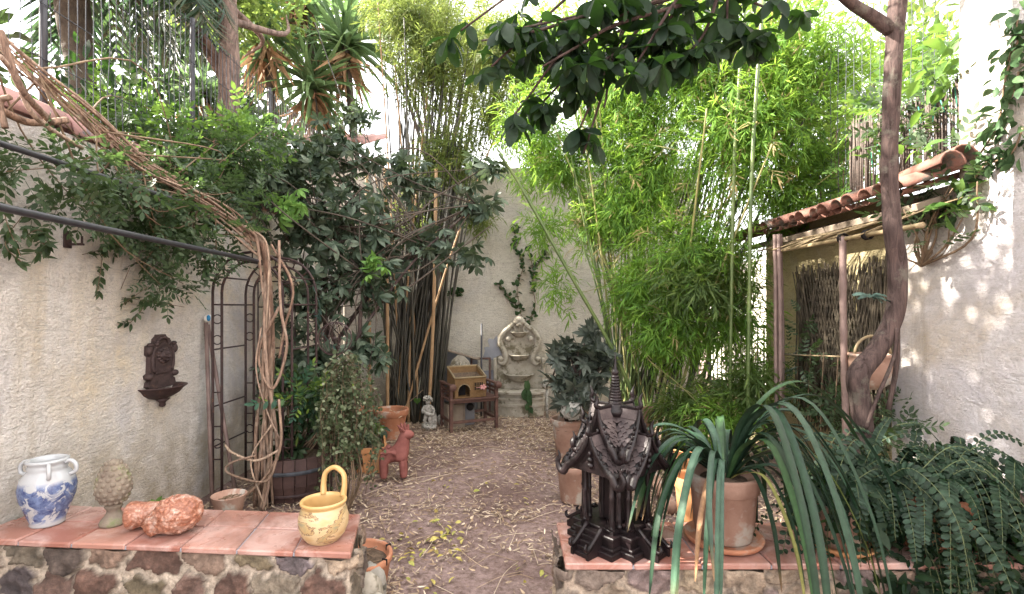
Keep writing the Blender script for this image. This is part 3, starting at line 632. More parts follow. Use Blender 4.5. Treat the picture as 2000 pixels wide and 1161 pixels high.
# ================================================================== LOW RUBBLE WALLS
def rubble_wall(name, label, loc, rz, L, D, H, seed, pal, mortar, slabw, endside, sh=.0):
    """local x along the wall 0..L, front face at y=0, back at y=D; endside 'l' or 'r' shows its end"""
    t = thing(name, label, 'wall', loc, rz); R = rnd(seed)
    def shear(mb):
        for v in mb.v: v[:, 0] -= sh * v[:, 1] * np.clip(v[:, 0] / L, 0, 1)
        return mb
    du = .0075; U = L + D; nu = int(U / du) + 1; nv = int(H / du) + 1
    us = np.linspace(0, U, nu); vs = np.linspace(0, H, nv); UU, VV = np.meshgrid(us, vs)
    gx, gy = .215, .15; S = []
    for j in range(int(H / gy) + 2):
        for i in range(int(U / gx) + 2): S.append((i * gx + (j % 2) * gx * .5 + R.uniform(-.065, .065), j * gy + R.uniform(-.04, .04)))
    S = np.array(S); Q = np.c_[UU.ravel(), VV.ravel()]
    w_ = np.array([[mnoise.noise(Vector((a * 9, b * 9, seed))) + .5 * mnoise.noise(Vector((a * 32, b * 32, seed))), mnoise.noise(Vector((a * 9, b * 9, seed + 9))) + .5 * mnoise.noise(Vector((a * 32, b * 32, seed + 4)))] for a, b in Q]) * .045
    Qd = Q + w_; d = np.sqrt((((Qd[:, None] - S[None]) * [1, 1.25]) ** 2).sum(-1)); o2 = np.argsort(d, 1)[:, :2]
    d1 = np.take_along_axis(d, o2[:, :1], 1)[:, 0]; d2 = np.take_along_axis(d, o2[:, 1:], 1)[:, 0]; e = d2 - d1
    sz = R.uniform(.02, .055, len(S))[o2[:, 0]]; k = np.clip((e - sz * .8) / .010, 0, 1); k = k * k * (3 - 2 * k)
    nz = np.array([mnoise.fractal(Vector((a * 14, b * 14, seed)), 1, 2, 4) for a, b in Q])
    tl = R.uniform(-.16, .16, (len(S), 2))[o2[:, 0]]; disp = k * (.020 + ((Qd - S[o2[:, 0]]) * tl).sum(1)) + nz * .010 * (.7 + k) + k * np.array(R.uniform(-.008, .014, len(S)))[o2[:, 0]]
    pc = np.array(pal)[R.randint(0, len(pal), len(S))] * R.uniform(.75, 1.2, (len(S), 1)); c = pc[o2[:, 0]]
    c = c * (1 + .55 * nz[:, None]); dk = np.exp(-((e - sz * .8) / .010) ** 2)[:, None]; mo = np.array(mortar) * (1 + .25 * nz[:, None]); col = (mo * (1 - k[:, None]) + c * k[:, None]) * (1 - .35 * dk)
    u = Q[:, 0]; z = Q[:, 1]; P = np.zeros((len(Q), 3)); P[:, 2] = z
    if endside == 'r':
        fr = u <= L; P[fr, 0] = u[fr]; P[fr, 1] = -disp[fr]; P[~fr, 0] = L + disp[~fr]; P[~fr, 1] = u[~fr] - L
        cr = np.exp(-((u - L) / .03) ** 2); P[:, 0] += cr * -.012; P[:, 1] += cr * .012
    else:
        fr = u >= D; P[fr, 0] = u[fr] - D; P[fr, 1] = -disp[fr]; P[~fr, 0] = -disp[~fr]; P[~fr, 1] = D - u[~fr]
    i = np.arange(nv - 1)[:, None] * nu; j = np.arange(nu - 1)[None]
    F = np.stack([i + j, i + j + 1, i + nu + j + 1, i + nu + j], -1).reshape(-1, 4)
    mb = MB(); mb.add(P, F, 0, True, col)
    box(mb, (L / 2, D / 2 + .012, H / 2), (L - .03, D - .03, H - .004), bev=.002); mb.c.append((mb.n - 24, np.tile(mortar, (24, 1))))
    shear(mb).build('rubble_face', 'rubble', t)
    mb = MB(); n = int(round(L / slabw)); sw = L / n
    for i in range(n):
        for (ya, yb) in ((-.03, D * .52), (D * .52, D + .02)):
            h = .028 + R.uniform(-.003, .003); lx = sw - .007
            box(mb, (sw * (i + .5), (ya + yb) / 2, H + h / 2 + .001), (lx, yb - ya - .006, h), R=euler(R.normal(0, .004), R.normal(0, .004), R.normal(0, .004)), bev=.006)
    shear(mb).build('coping_tiles', 'slab', t)
    mb = MB(); box(mb, (L / 2, D / 2 - .005, H + .01), (L - .01, D + .03, .016), bev=.002); shear(mb).build('mortar_bed', 'bareplaster', t)
    return t
PALD = [(.13, .10, .075), (.09, .07, .06), (.17, .14, .09), (.12, .10, .105), (.11, .065, .05), (.20, .17, .13)]
PALL = [(.24, .17, .13), (.30, .24, .18), (.17, .11, .09), (.26, .20, .19), (.15, .12, .10), (.34, .28, .2)]
rubble_wall('rubble_wall', 'low rubble stone wall at lower left carrying four pottery pieces on its clay top', (-2.6, 2.46, 0), -.078, 1.885, .38, .47, 4, PALD + PALL[:3], (.52, .45, .37), .275, 'r', .28)
rubble_wall('rubble_wall', 'low rubble stone wall at lower right carrying the dark temple and potted plants', (.225, 2.22, 0), 0, 2.67, .39, .47, 11, PALL, (.42, .35, .28), .30, 'l')
TOP = .501

# loose stones at the foot of the left wall's end
st = []
for i, (px, py, Y, s) in enumerate(((722, 1085, 2.72, .085), (712, 1150, 2.6, .09), (735, 1165, 2.5, .07))):
    p = W(px, py, Y); R = rnd(40 + i)
    mb = MB(); ph = R.uniform(0, 6, 3)
    ellipsoid(mb, (0, 0, 0), (s, s * .8, s * 1.5), disp=lambda v: 1 + .12 * mnoise.fractal(Vector(v * 2 + ph[0]), 1, 2, 4))
    o = mb.build('rock', 'stone' if i else 'stone_grey'); o.location = (p[0] + .0, p[1] + .02, s * 1.2)
    tag(o, ('grey upright rock leaning at the end of the left rubble wall', 'cream rock at the foot of the left rubble wall end', 'smaller brown rock lowest at the left rubble wall end')[i], 'rock', 'rocks at the wall end')

# ================================================================== POTTERY ON THE LEFT WALL
def at_top(px, Y): return np.array([(px - 1000) / 1000 * Y, Y, TOP])
# blue and white vase
t = thing('vase', 'blue and white glazed vase with ring handles, leftmost on the low wall', 'vase', at_top(93, 2.60), -.3)
mb = MB(); lathe(mb, [(.0, 0), (.066, 0), (.072, .008), (.070, .02), (.088, .07), (.112, .14), (.118, .19), (.108, .24), (.086, .268), (.078, .28), (.083, .290), (.078, .298), (.078, .31), (.087, .318), (.088, .328), (.078, .332), (.068, .325), (.064, .30), (.07, .27), (.09, .22), (.0, .2)], 40, cap=False)
mb.build('body', 'delft', t)
for a in (2.6, 3.5, -.5, .45):
    mb = MB(); u = np.array([cos(a), sin(a), 0]); v = np.array([0, 0, 1.])
    P = [u * .078 + v * .308, u * .105 + v * .318, u * .13 + v * .295, u * .128 + v * .262, u * .098 + v * .248]; tube(mb, spline(P, 5), .0095, 8); mb.build('handle', 'delft', t)
# stone pine cone finial
t = thing('pinecone_finial', 'mossy stone pine cone finial on a moulded foot beside the blue vase', 'finial', at_top(222, 2.60), .2); t.scale = (.86, .86, .93)
mb = MB(); lathe(mb, [(0, 0), (.07, 0), (.072, .012), (.062, .03), (.048, .045), (.038, .06), (.034, .075), (.04, .088), (.046, .095), (.042, .105), (.035, .112), (0, .115)], 28, cap=False)
mb.build('foot', 'finial', t)
mb = MB(); lathe(mb, [(0, .105), (.035, .108), (.07, .135), (.087, .17), (.09, .20), (.082, .25), (.064, .30), (.036, .335), (.012, .352), (0, .355)], 32, cap=False)
R = rnd(1)
for j in range(9):
    z = .13 + j * .025; r = np.interp(z, [.108, .135, .17, .2, .25, .3, .335], [.035, .07, .087, .09, .082, .064, .036]); n = int(14 - j * .6)
    for i in range(n):
        a = 2 * pi * (i + .5 * (j % 2)) / n; ellipsoid(mb, (r * .97 * cos(a), r * .97 * sin(a), z), (.009, .015, .013), rotz(a), 8, 5)
mb.build('cone', 'finial', t)
# lying terracotta cone ornament
t = thing('broken_ornament', 'orange streaked clay cone ornament lying on its side behind the slab edge', 'ornament', at_top(318, 2.52), 0)
t['label'] = 'orange streaked clay cone ornament with a stub foot, lying on its side'
Rr = euler(0, 1.45, .12); R = rnd(7)
mb = MB(); ellipsoid(mb, (.085, -.02, .088), (.108, .085, .088), euler(0, -.15, .35), 60, 40, disp=lambda v: 1 + .10 * abs(mnoise.noise(Vector(v * 4.2))) + .07 * mnoise.fractal(Vector(v * 6), 1, 2, 4) + .04 * sin(9 * v[2] + 5 * v[0]) * sin(10 * math.atan2(v[1], v[0])))
ellipsoid(mb, (.0, -.055, .055), (.05, .045, .052), euler(0, .3, .3), 30, 18, disp=lambda v: 1 + .2 * mnoise.fractal(Vector(v * 3), 1, 2, 4))
mb.build('cone', 'coneclay', t)
mb = MB(); lathe(mb, [(0, .012), (.045, .010), (.060, 0), (.067, .008), (.066, .03), (.058, .06), (.054, .10), (.045, .16), (.0, .17)], 30, c=(-.175, .01, .067), R=euler(0, pi / 2 - .08, .2), cap=False); mb.build('foot', 'coneclay', t)
t = thing('rolled_leaf', 'small green leaf sprig poking up behind the clay cone ornament', 'leaf', at_top(305, 2.72))
mb = MB(); inst(mb, LEAFB, np.array([[0, 0, .04]] * 5), np.array([[.5, 0, .5], [-.6, 0, .45], [.1, .3, .7], [.8, .1, .2], [-.2, -.2, .6]]), np.array([[0, -.6, 1]] * 5), [.07, .06, .06, .06, .05]); tube(mb, [(0, 0, 0), (0, 0, .045)], .004, 5); mb.build('leaves', 'l_fresh', t)
# low round planter behind the clay cone
p = at_top(424, 2.86); t = thing('bowl', 'shallow clay bowl of dry twigs behind the orange cone ornament', 'bowl', (p[0], 2.98, .36)); t.scale = (.62, .62, 1)
mb = MB(); lathe(mb, [(0, 0), (.1, 0), (.13, .1), (.15, .145), (.155, .15), (.143, .152), (.13, .12), (0, .11)], 30, cap=False); mb.build('shell', 'terracotta_pale', t)
mb = MB(); lathe(mb, [(0, -.36), (.09, -.36), (.09, -.002), (0, -.002)], 20, cap=False); mb.build('pedestal', 'stone_grey', t)
mb = MB(); R = rnd(3)
for i in range(16):
    c = np.array([R.uniform(-.08, .08), R.uniform(-.08, .08), .125]); d = unit(R.normal(size=3) * [1, 1, .15]) * .06; tube(mb, [c - d, c + d], .003, 4)
mb.build('twigs', 'twig', t)
# yellow jug pot
t = thing('jug', 'round marbled yellow pot with a tall loop handle on the wall end', 'pot', at_top(632, 2.42), -.2)
mb = MB(); lathe(mb, [(0, 0), (.066, 0), (.075, .006), (.098, .035), (.112, .075), (.113, .11), (.104, .145), (.096, .165)], 44, cap=False, wob=.006); mb.build('body', 'yellowpot', t)
mb = MB(); lathe(mb, [(.096, .165), (.098, .172), (.104, .178), (.106, .186), (.101, .192), (.093, .19), (.088, .178), (.096, .13), (.098, .08), (.075, .03), (0, .02)], 44, cap=False, wob=.006)
mb.build('rim', 'yellowglaze', t)
mb = MB(); P = [(.0, .09, .165), (.0, .092, .20)]; 
P = [(-.052, .085, .18), (-.056, .092, .235), (-.046, .096, .285), (0, .098, .312), (.046, .096, .285), (.056, .092, .235), (.052, .085, .18)]
tube(mb, spline(P, 6), [.019, .0155, .0145, .0145, .0145, .0155, .019], 12, flat=.8); mb.build('handle', 'yellowglaze', t)

# ================================================================== WALL BASIN, BRACKET, BROOM POLES
t = thing('wall_fountain', 'brown cast iron wall basin with relief back plate on the left wall', 'wall fountain', (-2.6, 3.76, .90), pi / 2); t.scale = (1.2, 1.1, .78)
# local x runs along the wall away from the viewer side (world +y), local -y points into the garden
def mirror(p): return p + [(-x, z) for x, z in reversed(p)]
half = [(.095, 0), (.125, .03), (.118, .07), (.10, .085), (.125, .10), (.13, .135), (.108, .15), (.103, .30), (.12, .32), (.118, .40), (.095, .41), (.09, .425), (.062, .425), (.058, .46), (.035, .485), (.03, .50)]
mb = MB(); prism(mb, mirror(half), 1, .03, (0, -.015, .14))
prism(mb, mirror([(.07, .14), (.075, .33), (.055, .40), (.02, .42)]), 1, .012, (0, -.034, .14))
for sx in (-1, 1):
    ellipsoid(mb, (sx * .115, -.03, .26), (.028, .02, .03), None, 14, 8); ellipsoid(mb, (sx * .113, -.03, .50), (.022, .018, .045), None, 14, 8)
    tube(mb, spline([(sx * .06, -.035, .53), (sx * .085, -.035, .48), (sx * .09, -.035, .36), (sx * .075, -.035, .3)], 5), .012, 8)
    ellipsoid(mb, (sx * .105, -.03, .55), (.02, .018, .02))
for i in range(9):
    a = pi * i / 8; ellipsoid(mb, (cos(a) * .055, -.035, .55 + sin(a) * .06), (.016, .014, .016), None, 10, 6)
mb.build('back_plate', 'mask_iron', t)
mb = MB(); ellipsoid(mb, (0, -.045, .45), (.045, .03, .055), None, 24, 16, disp=lambda v: 1 + .25 * mnoise.fractal(Vector(v * 3), 1, 2, 3))
ellipsoid(mb, (0, -.075, .435), (.013, .014, .018)); ellipsoid(mb, (-.018, -.068, .46), (.009, .008, .006)); ellipsoid(mb, (.018, -.068, .46), (.009, .008, .006))
for i in range(14):
    a = 2 * pi * i / 14; ellipsoid(mb, (cos(a) * .05, -.04, .445 + sin(a) * .062), (.016, .015, .016), None, 8, 6)
ellipsoid(mb, (0, -.07, .405), (.02, .012, .01)); mb.build('relief_mask', 'mask_iron', t)
mb = MB(); a = np.linspace(pi, 2 * pi, 25)
prof = [(.0, .015), (.03, .03), (.085, .055), (.125, .09), (.148, .13), (.168, .15), (.172, .158), (.160, .16), (.142, .14), (.11, .09), (0, .06)]
V = []; 
for r, z in prof:
    for q in a: V.append((r * cos(q), r * sin(q) * .95, z))
n = len(a); i = np.arange(len(prof) - 1)[:, None] * n; j = np.arange(n - 1)[None]
mb.add(V, np.stack([i + j, i + j + 1, i + n + j + 1, i + n + j], -1).reshape(-1, 4)); mb.build('basin', 'iron', t)
mb = MB(); lathe(mb, [(0, -.045), (.012, -.04), (.02, -.025), (.017, -.005), (.024, .01), (.045, .035), (0, .05)], 16, c=(0, -.03, 0), cap=False); mb.build('drip_finial', 'iron', t)
p = PX(130, 468, -2.6)
t = thing('bracket', 'small rusty iron bracket fixed high on the left wall', 'bracket', (-2.6, p[1], p[2]), pi / 2)
mb = MB(); box(mb, (0, -.006, 0), (.05, .012, .10), bev=.002); mb.build('plate', 'iron', t)
mb = MB(); box(mb, (0, -.05, -.028), (.03, .09, .012), bev=.002); tube(mb, [(0, -.09, -.03), (0, -.09, .02)], .006, 6); mb.build('hook', 'iron', t)

t = thing('pole', 'pair of brown poles topped by a blue and white ball, leaning on the left wall', 'garden pole', (-2.24, 4.14, 0))
for i, (a, b) in enumerate((((-2.40, 4.10, 0), (-2.57, 4.30, 1.47)), ((-2.22, 4.14, 0), (-2.56, 4.31, 1.45)))):
    mb = MB(); tube(mb, [a, b], .016, 8); mb.build('shaft', 'cane', t, world=True)
mb = MB(); ellipsoid(mb, (-2.555, 4.31, 1.505), (.034, .034, .034)); bl = mb.build('ball', 'white', t, world=True)
mb = MB(); ellipsoid(mb, (-2.537, 4.280, 1.508), (.026, .012, .026), rotz(-.6)); mb.build('blue_spot', 'blue', bl, world=True)

# ================================================================== GARDEN ARCH AND PERGOLA BARS
t = thing('garden_arch', 'rusty tubular garden arch standing by the left wall under the twisted vine', 'arch', (-2.15, 4.45, 0))
def hoop(mb, y, r, th=.011, cx=-2.13, zc=1.72):
    P = [(cx - r, y, 0), (cx - r, y, zc * .5)] + [(cx + r * cos(a), y, zc + r * 1.02 * sin(a)) for a in np.linspace(pi, 0, 15)] + [(cx + r, y, zc * .5), (cx + r, y, 0)]
    tube(mb, P, th, 8)
for y in (4.2, 4.72):
    mb = MB(); hoop(mb, y, .325); hoop(mb, y, .25)
    for sx in (-1, 1):
        for z in (.35, .62, .9, 1.62): tube(mb, [(-2.13 + sx * .25, y, z), (-2.13 + sx * .325, y, z)], .006, 6)
        for z in (.48, 1.33, 1.5):
            tube(mb, [(-2.13 + sx * .2875 + .037 * cos(a), y, z + .037 * sin(a)) for a in np.linspace(0, 2 * pi, 15)], .005, 5, False)
    for a in np.linspace(.25, pi - .25, 7): tube(mb, [(-2.13 + .25 * cos(a), y, 1.72 + .255 * sin(a)), (-2.13 + .325 * cos(a), y, 1.72 + .33 * sin(a))], .006, 6)
    mb.build('hoop_ladder', 'iron', t, world=True)
def cbar(p, q): mb = MB(); tube(mb, [p, q], .007, 6); mb.build('cross_bar', 'iron', t, world=True)
for sx in (-1, 1):
    for z in (.45, .78, 1.25, 1.62): cbar((-2.13 + sx * .325, 4.2, z), (-2.13 + sx * .325, 4.72, z))
for a in np.linspace(.4, pi - .4, 5): cbar((-2.13 + .325 * cos(a), 4.2, 1.72 + .33 * sin(a)), (-2.13 + .325 * cos(a), 4.72, 1.72 + .33 * sin(a)))
# second trellis panel behind the arch with pointed loops
t = thing('trellis_panel', 'tall black metal trellis panel just behind the garden arch', 'trellis', (-2.32, 5.0, 0))
mb = MB()
for x in (-2.48, -2.36, -2.24, -2.12): tube(mb, [(x, 5.0, 0), (x, 5.0, 1.85)], .007, 6)
for z in (.3, .75, 1.2, 1.6, 1.85): tube(mb, [(-2.48, 5.0, z), (-2.12, 5.0, z)], .007, 6)
for x in (-2.42, -2.30, -2.18): tube(mb, [(x + .06 * cos(a), 5.0, 1.6 + .16 * sin(a)) for a in np.linspace(0, pi, 12)], .005, 6)
mb.build('grid', 'iron', t, world=True)
mb = MB(); tube(mb, spline([(-1.72, 1.2, 1.955), (-1.85, 1.9, 1.96), (-1.95, 3.0, 1.965), (-2.03, 4.22, 1.965)], 6), .016, 10)
tag(mb.build('pergola_bar', 'iron_black', origin=(-2.0, 4.2, 1.96)), 'lower black iron bar running from the arch top out of frame at left', 'bar', 'pergola bars')
mb = MB(); tube(mb, spline([(-2.19, 1.3, 2.30), (-2.19, 2.2, 2.30), (-2.2, 3.1, 2.30), (-2.2, 4.6, 2.30)], 6), .015, 10)
for y in (2.0, 4.5): tube(mb, [(-2.2, y, 2.30), (-2.62, y, 2.30)], .010, 6)
tag(mb.build('pergola_bar', 'iron_black', origin=(-2.2, 3, 2.3)), 'upper black iron bar half hidden in the climber at left', 'bar', 'pergola bars')
mb = MB(); tube(mb, spline([(-2.04, 4.22, 1.96), (-2.3, 4.3, 2.05), (-2.6, 4.4, 2.12)], 4), .009, 6)
tag(mb.build('stay_rod', 'iron_black', origin=(-2.3, 4.3, 2.05)), 'thin iron rod tying the arch top to the left wall', 'rod')

# ================================================================== BARREL, POTS
def pot(name, label, cat, loc, r, h, mat, prof='rim', soil=True, group=None, k=32, parts=None, lip=.12):
    t = thing(name, label, cat, loc, 0, group); mb = MB()
    if prof == 'rim':
        P = [(0, 0), (r * .62, 0), (r * .64, .01), (r * .9, h * (1 - lip - .06)), (r * .93, h * (1 - lip - .03)), (r * 1.0, h * (1 - lip)), (r * 1.03, h - .008), (r * 1.01, h), (r * .92, h), (r * .88, h - .02), (r * .84, h * .72), (0, h * .7)]
    elif prof == 'round':
        P = [(0, 0), (r * .7, 0), (r * .74, .01), (r * .98, h * .45), (r * 1.0, h * .75), (r * .95, h * .86), (r * 1.04, h * .9), (r * 1.06, h), (r * .94, h), (r * .9, h * .9), (r * .9, h * .75), (0, h * .74)]
    elif prof == 'straight':
        P = [(0, 0), (r * .80, 0), (r * .82, .01), (r * .96, h * .8), (r * .985, h * .82), (r * 1.02, h * .88), (r * 1.02, h - .006), (r, h), (r * .93, h), (r * .9, h * .95), (r * .88, h * .8), (0, h * .78)]
    lathe(mb, P, k, cap=False); mb.build('shell', mat, t)
    if soil:
        mb = MB(); zz = {'rim': .80, 'round': .84, 'straight': .9}[prof] * h; ellipsoid(mb, (0, 0, zz - .02), (r * .87, r * .87, .035), None, 24, 8, disp=lambda v: 1 + .1 * mnoise.noise(Vector(v * 5))); mb.build('soil', 'soil', t)
    return t
# half barrel
t = thing('half_barrel', 'dark wooden half barrel planter behind the yellow pot', 'planter', (-1.88, 4.42, 0))
mb = MB(); n = 22
for i in range(n):
    a0 = 2 * pi * i / n; a1 = 2 * pi * (i + 1) / n - .02; V = []
    for z, r in ((0, .27), (.14, .315), (.27, .325), (.36, .31)):
        for a in (a0, a1): V += [(r * cos(a), r * sin(a), z), ((r - .022) * cos(a), (r - .022) * sin(a), z)]
    F = []
    for k in range(3):
        o = k * 4; F += [[o, o + 2, o + 6, o + 4], [o + 3, o + 1, o + 5, o + 7], [o + 1, o, o + 4, o + 5], [o + 2, o + 3, o + 7, o + 6]]
    F += [[12, 14, 15, 13], [0, 1, 3, 2]]; mb.add(V, [F], 0, False)
mb.build('staves', 'barrel', t)
for z, r in ((.06, .296), (.255, .330)):
    mb = MB(); lathe(mb, [(r, z - .016), (r + .005, z - .014), (r + .006, z + .014), (r + .001, z + .016)], 44, cap=False); mb.build('hoop', 'wire' if z > .2 else 'iron', t)
mb = MB(); ellipsoid(mb, (0, 0, .29), (.295, .295, .03), None, 24, 8); mb.build('soil', 'soil', t)

gp = W(768, 850, 6.35)
pot('flower_pot', 'terracotta flower pot filled with dry leaves in front of the dark bamboo', 'pot', (gp[0], 6.25, 0), .205, .36, 'terracotta', lip=.2)
mb = MB(); R = rnd(8); P = np.c_[R.normal(gp[0], .075, 60), R.normal(6.25, .075, 60), R.uniform(.29, .33, 60)]; a = R.uniform(0, 6.3, 60)
inst(mb, LANCE, P, np.c_[np.cos(a), np.sin(a), R.normal(0, .2, 60)], np.c_[R.normal(0, .3, (60, 2)), np.ones(60)], .09)
tube(mb, spline([(gp[0] + .05, 6.2, .30), (gp[0] + .15, 6.15, .38), (gp[0] + .42, 6.05, .62)], 5), .004, 5); tube(mb, spline([(gp[0] - .1, 6.25, .3), (gp[0] - .2, 6.2, .38), (gp[0] - .25, 6.15, .22)], 5), .004, 5)
tag(mb.build('dry_plant', 'litter', origin=(gp[0], 6.25, .3)), 'dry stems and leaves lying in the terracotta pot by the bamboo', 'dry plant')
pot('flower_pot', 'orange terracotta pot half hidden behind the trough planter on the left', 'pot', (-1.86, 6.3, 0), .17, .36, 'terracotta')
# long trough
t = thing('trough_planter', 'long orange terracotta trough along the left edge of the path', 'planter', (-1.42, 5.25, 0), -1.30)
mb = MB(); L, w1, w2, h = .74, .085, .12, .25; V = []
for z, ww, ll in ((0, w1, L / 2 - .03), (h - .05, w2 - .012, L / 2 - .008), (h - .045, w2, L / 2), (h, w2, L / 2), (h, w2 - .02, L / 2 - .02), (h - .06, w2 - .025, L / 2 - .03)):
    V += [(-ll, -ww, z), (ll, -ww, z), (ll, ww, z), (-ll, ww, z)]
F = [[i * 4 + j, i * 4 + (j + 1) % 4, i * 4 + 4 + (j + 1) % 4, i * 4 + 4 + j] for i in range(5) for j in range(4)] + [[20, 21, 22, 23], [3, 2, 1, 0]]
mb.add(V, [F], 0, False); mb.build('shell', 'terracotta_orange', t)
mb = MB(); box(mb, (0, 0, h - .05), (L - .08, w2 * 1.5, .03)); mb.build('soil', 'soil', t)
def edging(label, p, q, mat='terracotta_pale', r=.045):
    mb = MB(); p = np.array(p, float); q = np.array(q, float); tube(mb, spline([p, (p + q) / 2 + [.01, 0, .004], q], 5), r, 10)
    return tag(mb.build('edging_log', mat, origin=(p + q) / 2), label, 'edging', 'path edging logs')
edging('pale orange edging log on the left of the path beside the clay animal', W(703, 922, 4.9) * [1, 1, 0] + [0, 0, .03], W(752, 868, 5.8) * [1, 1, 0] + [0, 0, .03], 'terracotta_orange', .035)
edging('pinkish edging log on the right of the path behind the dark temple', W(1262, 918, 4.98) * [1, 1, 0] + [0, 0, .05], W(1312, 1000, 3.95) * [1, 1, 0] + [0, 0, .05], 'terracotta_pale', .055)
# pot at the lower left wall end, seen from above
t = pot('planter_bowl', 'round terracotta pot with a cracked rim wedged beside the left wall end', 'pot', (-.875, 2.86, 0), .20, .22, 'terracotta', 'straight', soil=False)
mb = MB(); ellipsoid(mb, (0, 0, .165), (.18, .18, .03), None, 24, 8, disp=lambda v: 1 + .15 * mnoise.noise(Vector(v * 5)))
mb.build('soil', 'soil', t)
for a in (.6, -.35):
    mb = MB(); box(mb, (cos(a) * .192, sin(a) * .192, .21), (.032, .006, .035), rotz(a), .001); mb.build('rim_crack', 'black', t)
mb = MB(); R = rnd(14)
for i in range(14):
    c = np.array([-.875 + R.uniform(-.1, .1), 2.86 + R.uniform(-.1, .1), .198]); d = unit(R.normal(size=3) * [1, 1, .1]) * .06; tube(mb, [c - d, c + d], .0028, 4)
tag(mb.build('dry_twigs', 'twig', origin=(-.8, 2.86, .31)), 'dry grey twigs lying in the cracked pot at the wall end', 'twigs')
# pots on the right of the path
pot('flower_pot', 'weathered terracotta pot of the broad leaved shrub right of the fountain', 'pot', (.60, 5.45, 0), .19, .42, 'terracotta_pale')
pot('flower_pot', 'smaller grey terracotta pot half hidden behind the dark temple', 'pot', (.52, 4.25, 0), .145, .30, 'terracotta_pale', 'straight')
pot('flower_pot', 'terracotta pot at the foot of the green bamboo clump', 'pot', (1.05, 6.3, 0), .2, .40, 'terracotta_pale')
pot('flower_pot', 'tall brown pot holding the green bamboo clump', 'pot', (1.42, 5.9, 0), .26, .5, 'terracotta_pale')
pot('flower_pot', 'bright orange pot seen left of the strap leaved plant', 'pot', (1.50, 4.35, 0), .14, .34, 'terracotta_orange')
pot('flower_pot', 'small orange pot behind the strap leaved plant pot', 'pot', (1.16, 3.28, 0), .12, .52, 'terracotta_orange')
mb = MB(); tube(mb, spline([W(1268, 868, 3.3), W(1310, 878, 3.25), W(1352, 886, 3.2), W(1392, 886, 3.15)], 5), .009, 8)
tag(mb.build('bent_cane', 'terracotta_orange', origin=W(1330, 880, 3.2)), 'orange bent cane sticking out to the left of the strap leaved plant', 'cane')
# pale draped cloth on the shrub pot
mb = MB(); 
ellipsoid(mb, W(1118, 800, 5.15), (.11, .08, .10), None, 30, 20, disp=lambda v: 1 + .3 * mnoise.fractal(Vector(v * 2.2), 1, 2, 4)); tag(mb.build('carved_ornament', 'cherub', origin=W(1118, 800, 5.15)), 'pale weathered stone ornament resting on the edge of the shrub pot', 'ornament')

# ================================================================== TERRACOTTA ANIMAL
t = thing('clay_animal', 'red clay four legged animal figure with raised crested head on the path', 'statue', (-1.085, 4.75, 0), .15)
J = {'pelvis': (-.085, 0, .225), 'mid': (-.01, 0, .235), 'chest': (.075, 0, .245), 'neck': (.072, 0, .32), 'neck2': (.082, 0, .385), 'head': (.10, -.005, .43), 'muz': (.145, -.02, .41), 'muz2': (.165, -.025, .39),
     'hl1': (-.10, -.045, .17), 'hl2': (-.10, -.05, .09), 'hl3': (-.095, -.052, .02), 'hr1': (-.10, .045, .17), 'hr2': (-.10, .05, .09), 'hr3': (-.095, .052, .02),
     'fl1': (.075, -.05, .18), 'fl2': (.078, -.052, .09), 'fl3': (.085, -.054, .02), 'fr1': (.075, .05, .18), 'fr2': (.078, .052, .09), 'fr3': (.085, .054, .02), 'tail': (-.13, 0, .235)}
K = list(J); E = [('pelvis', 'mid'), ('mid', 'chest'), ('chest', 'neck'), ('neck', 'neck2'), ('neck2', 'head'), ('head', 'muz'), ('muz', 'muz2'), ('pelvis', 'tail')]
for s_, a in (('hl', 'pelvis'), ('hr', 'pelvis'), ('fl', 'chest'), ('fr', 'chest')): E += [(a, s_ + '1'), (s_ + '1', s_ + '2'), (s_ + '2', s_ + '3')]
rad = dict(pelvis=.064, mid=.062, chest=.070, neck=.068, neck2=.062, head=.062, muz=.044, muz2=.030, tail=.02)
skinmesh('body', [J[k] for k in K], [(K.index(a), K.index(b)) for a, b in E], [rad.get(k, {'1': .042, '2': .037, '3': .040}.get(k[-1], .03)) for k in K], 'redclay', t)
for s_ in (-1, 1):
    mb = MB(); P = spline([(.02, s_ * .06, .28), (-.05, s_ * .075, .30), (-.125, s_ * .075, .285)], 6); n = len(P); V = []
    for i, q in enumerate(P):
        tt = i / (n - 1); wv = .012 * sin(tt * 12); V += [q + [0, 0, wv], q + [0, s_ * .012, -.045 - wv + .015 * tt], q + [0, -s_ * .006, -.045 - wv]]
    F = []
    for i in range(n - 1):
        for j in range(3): F.append([i * 3 + j, i * 3 + (j + 1) % 3, i * 3 + 3 + (j + 1) % 3, i * 3 + 3 + j])
    F += [[0, 1, 2], [3 * n - 1, 3 * n - 2, 3 * n - 3]]
    mb.add(V, [F]); mb.build('wing', 'redclay', t)
mb = MB()
for i, (x, z, l, a) in enumerate(((.06, .46, .055, -.9), (.075, .475, .06, -.5), (.095, .48, .06, -.2), (.115, .475, .045, .15))):
    tube(mb, spline([(x, 0, z - .02), (x + l * sin(a) * .5, 0, z + l * .5), (x + l * sin(a), 0, z + l * .8)], 4), [.016, .012, .003], 8)
mb.build('crest', 'redclay', t)
for s_ in (-1, 1):
    mb = MB(); tube(mb, spline([(.085, s_ * .035, .45), (.065, s_ * .055, .475), (.05, s_ * .06, .50)], 4), [.014, .012, .003], 8); mb.build('ear', 'redclay', t)
    mb = MB(); ellipsoid(mb, (.125, s_ * .028 - .01, .437), (.012, .008, .010), None, 12, 8); mb.build('eye', 'redclay', t)
mb = MB()
for z in (.29, .315, .34, .365, .39): tube(mb, [(.075 + (z - .29) * .1 + .047 * cos(a), .047 * sin(a), z + .01 * cos(a)) for a in np.linspace(0, 2 * pi, 19)], .006, 6, False)
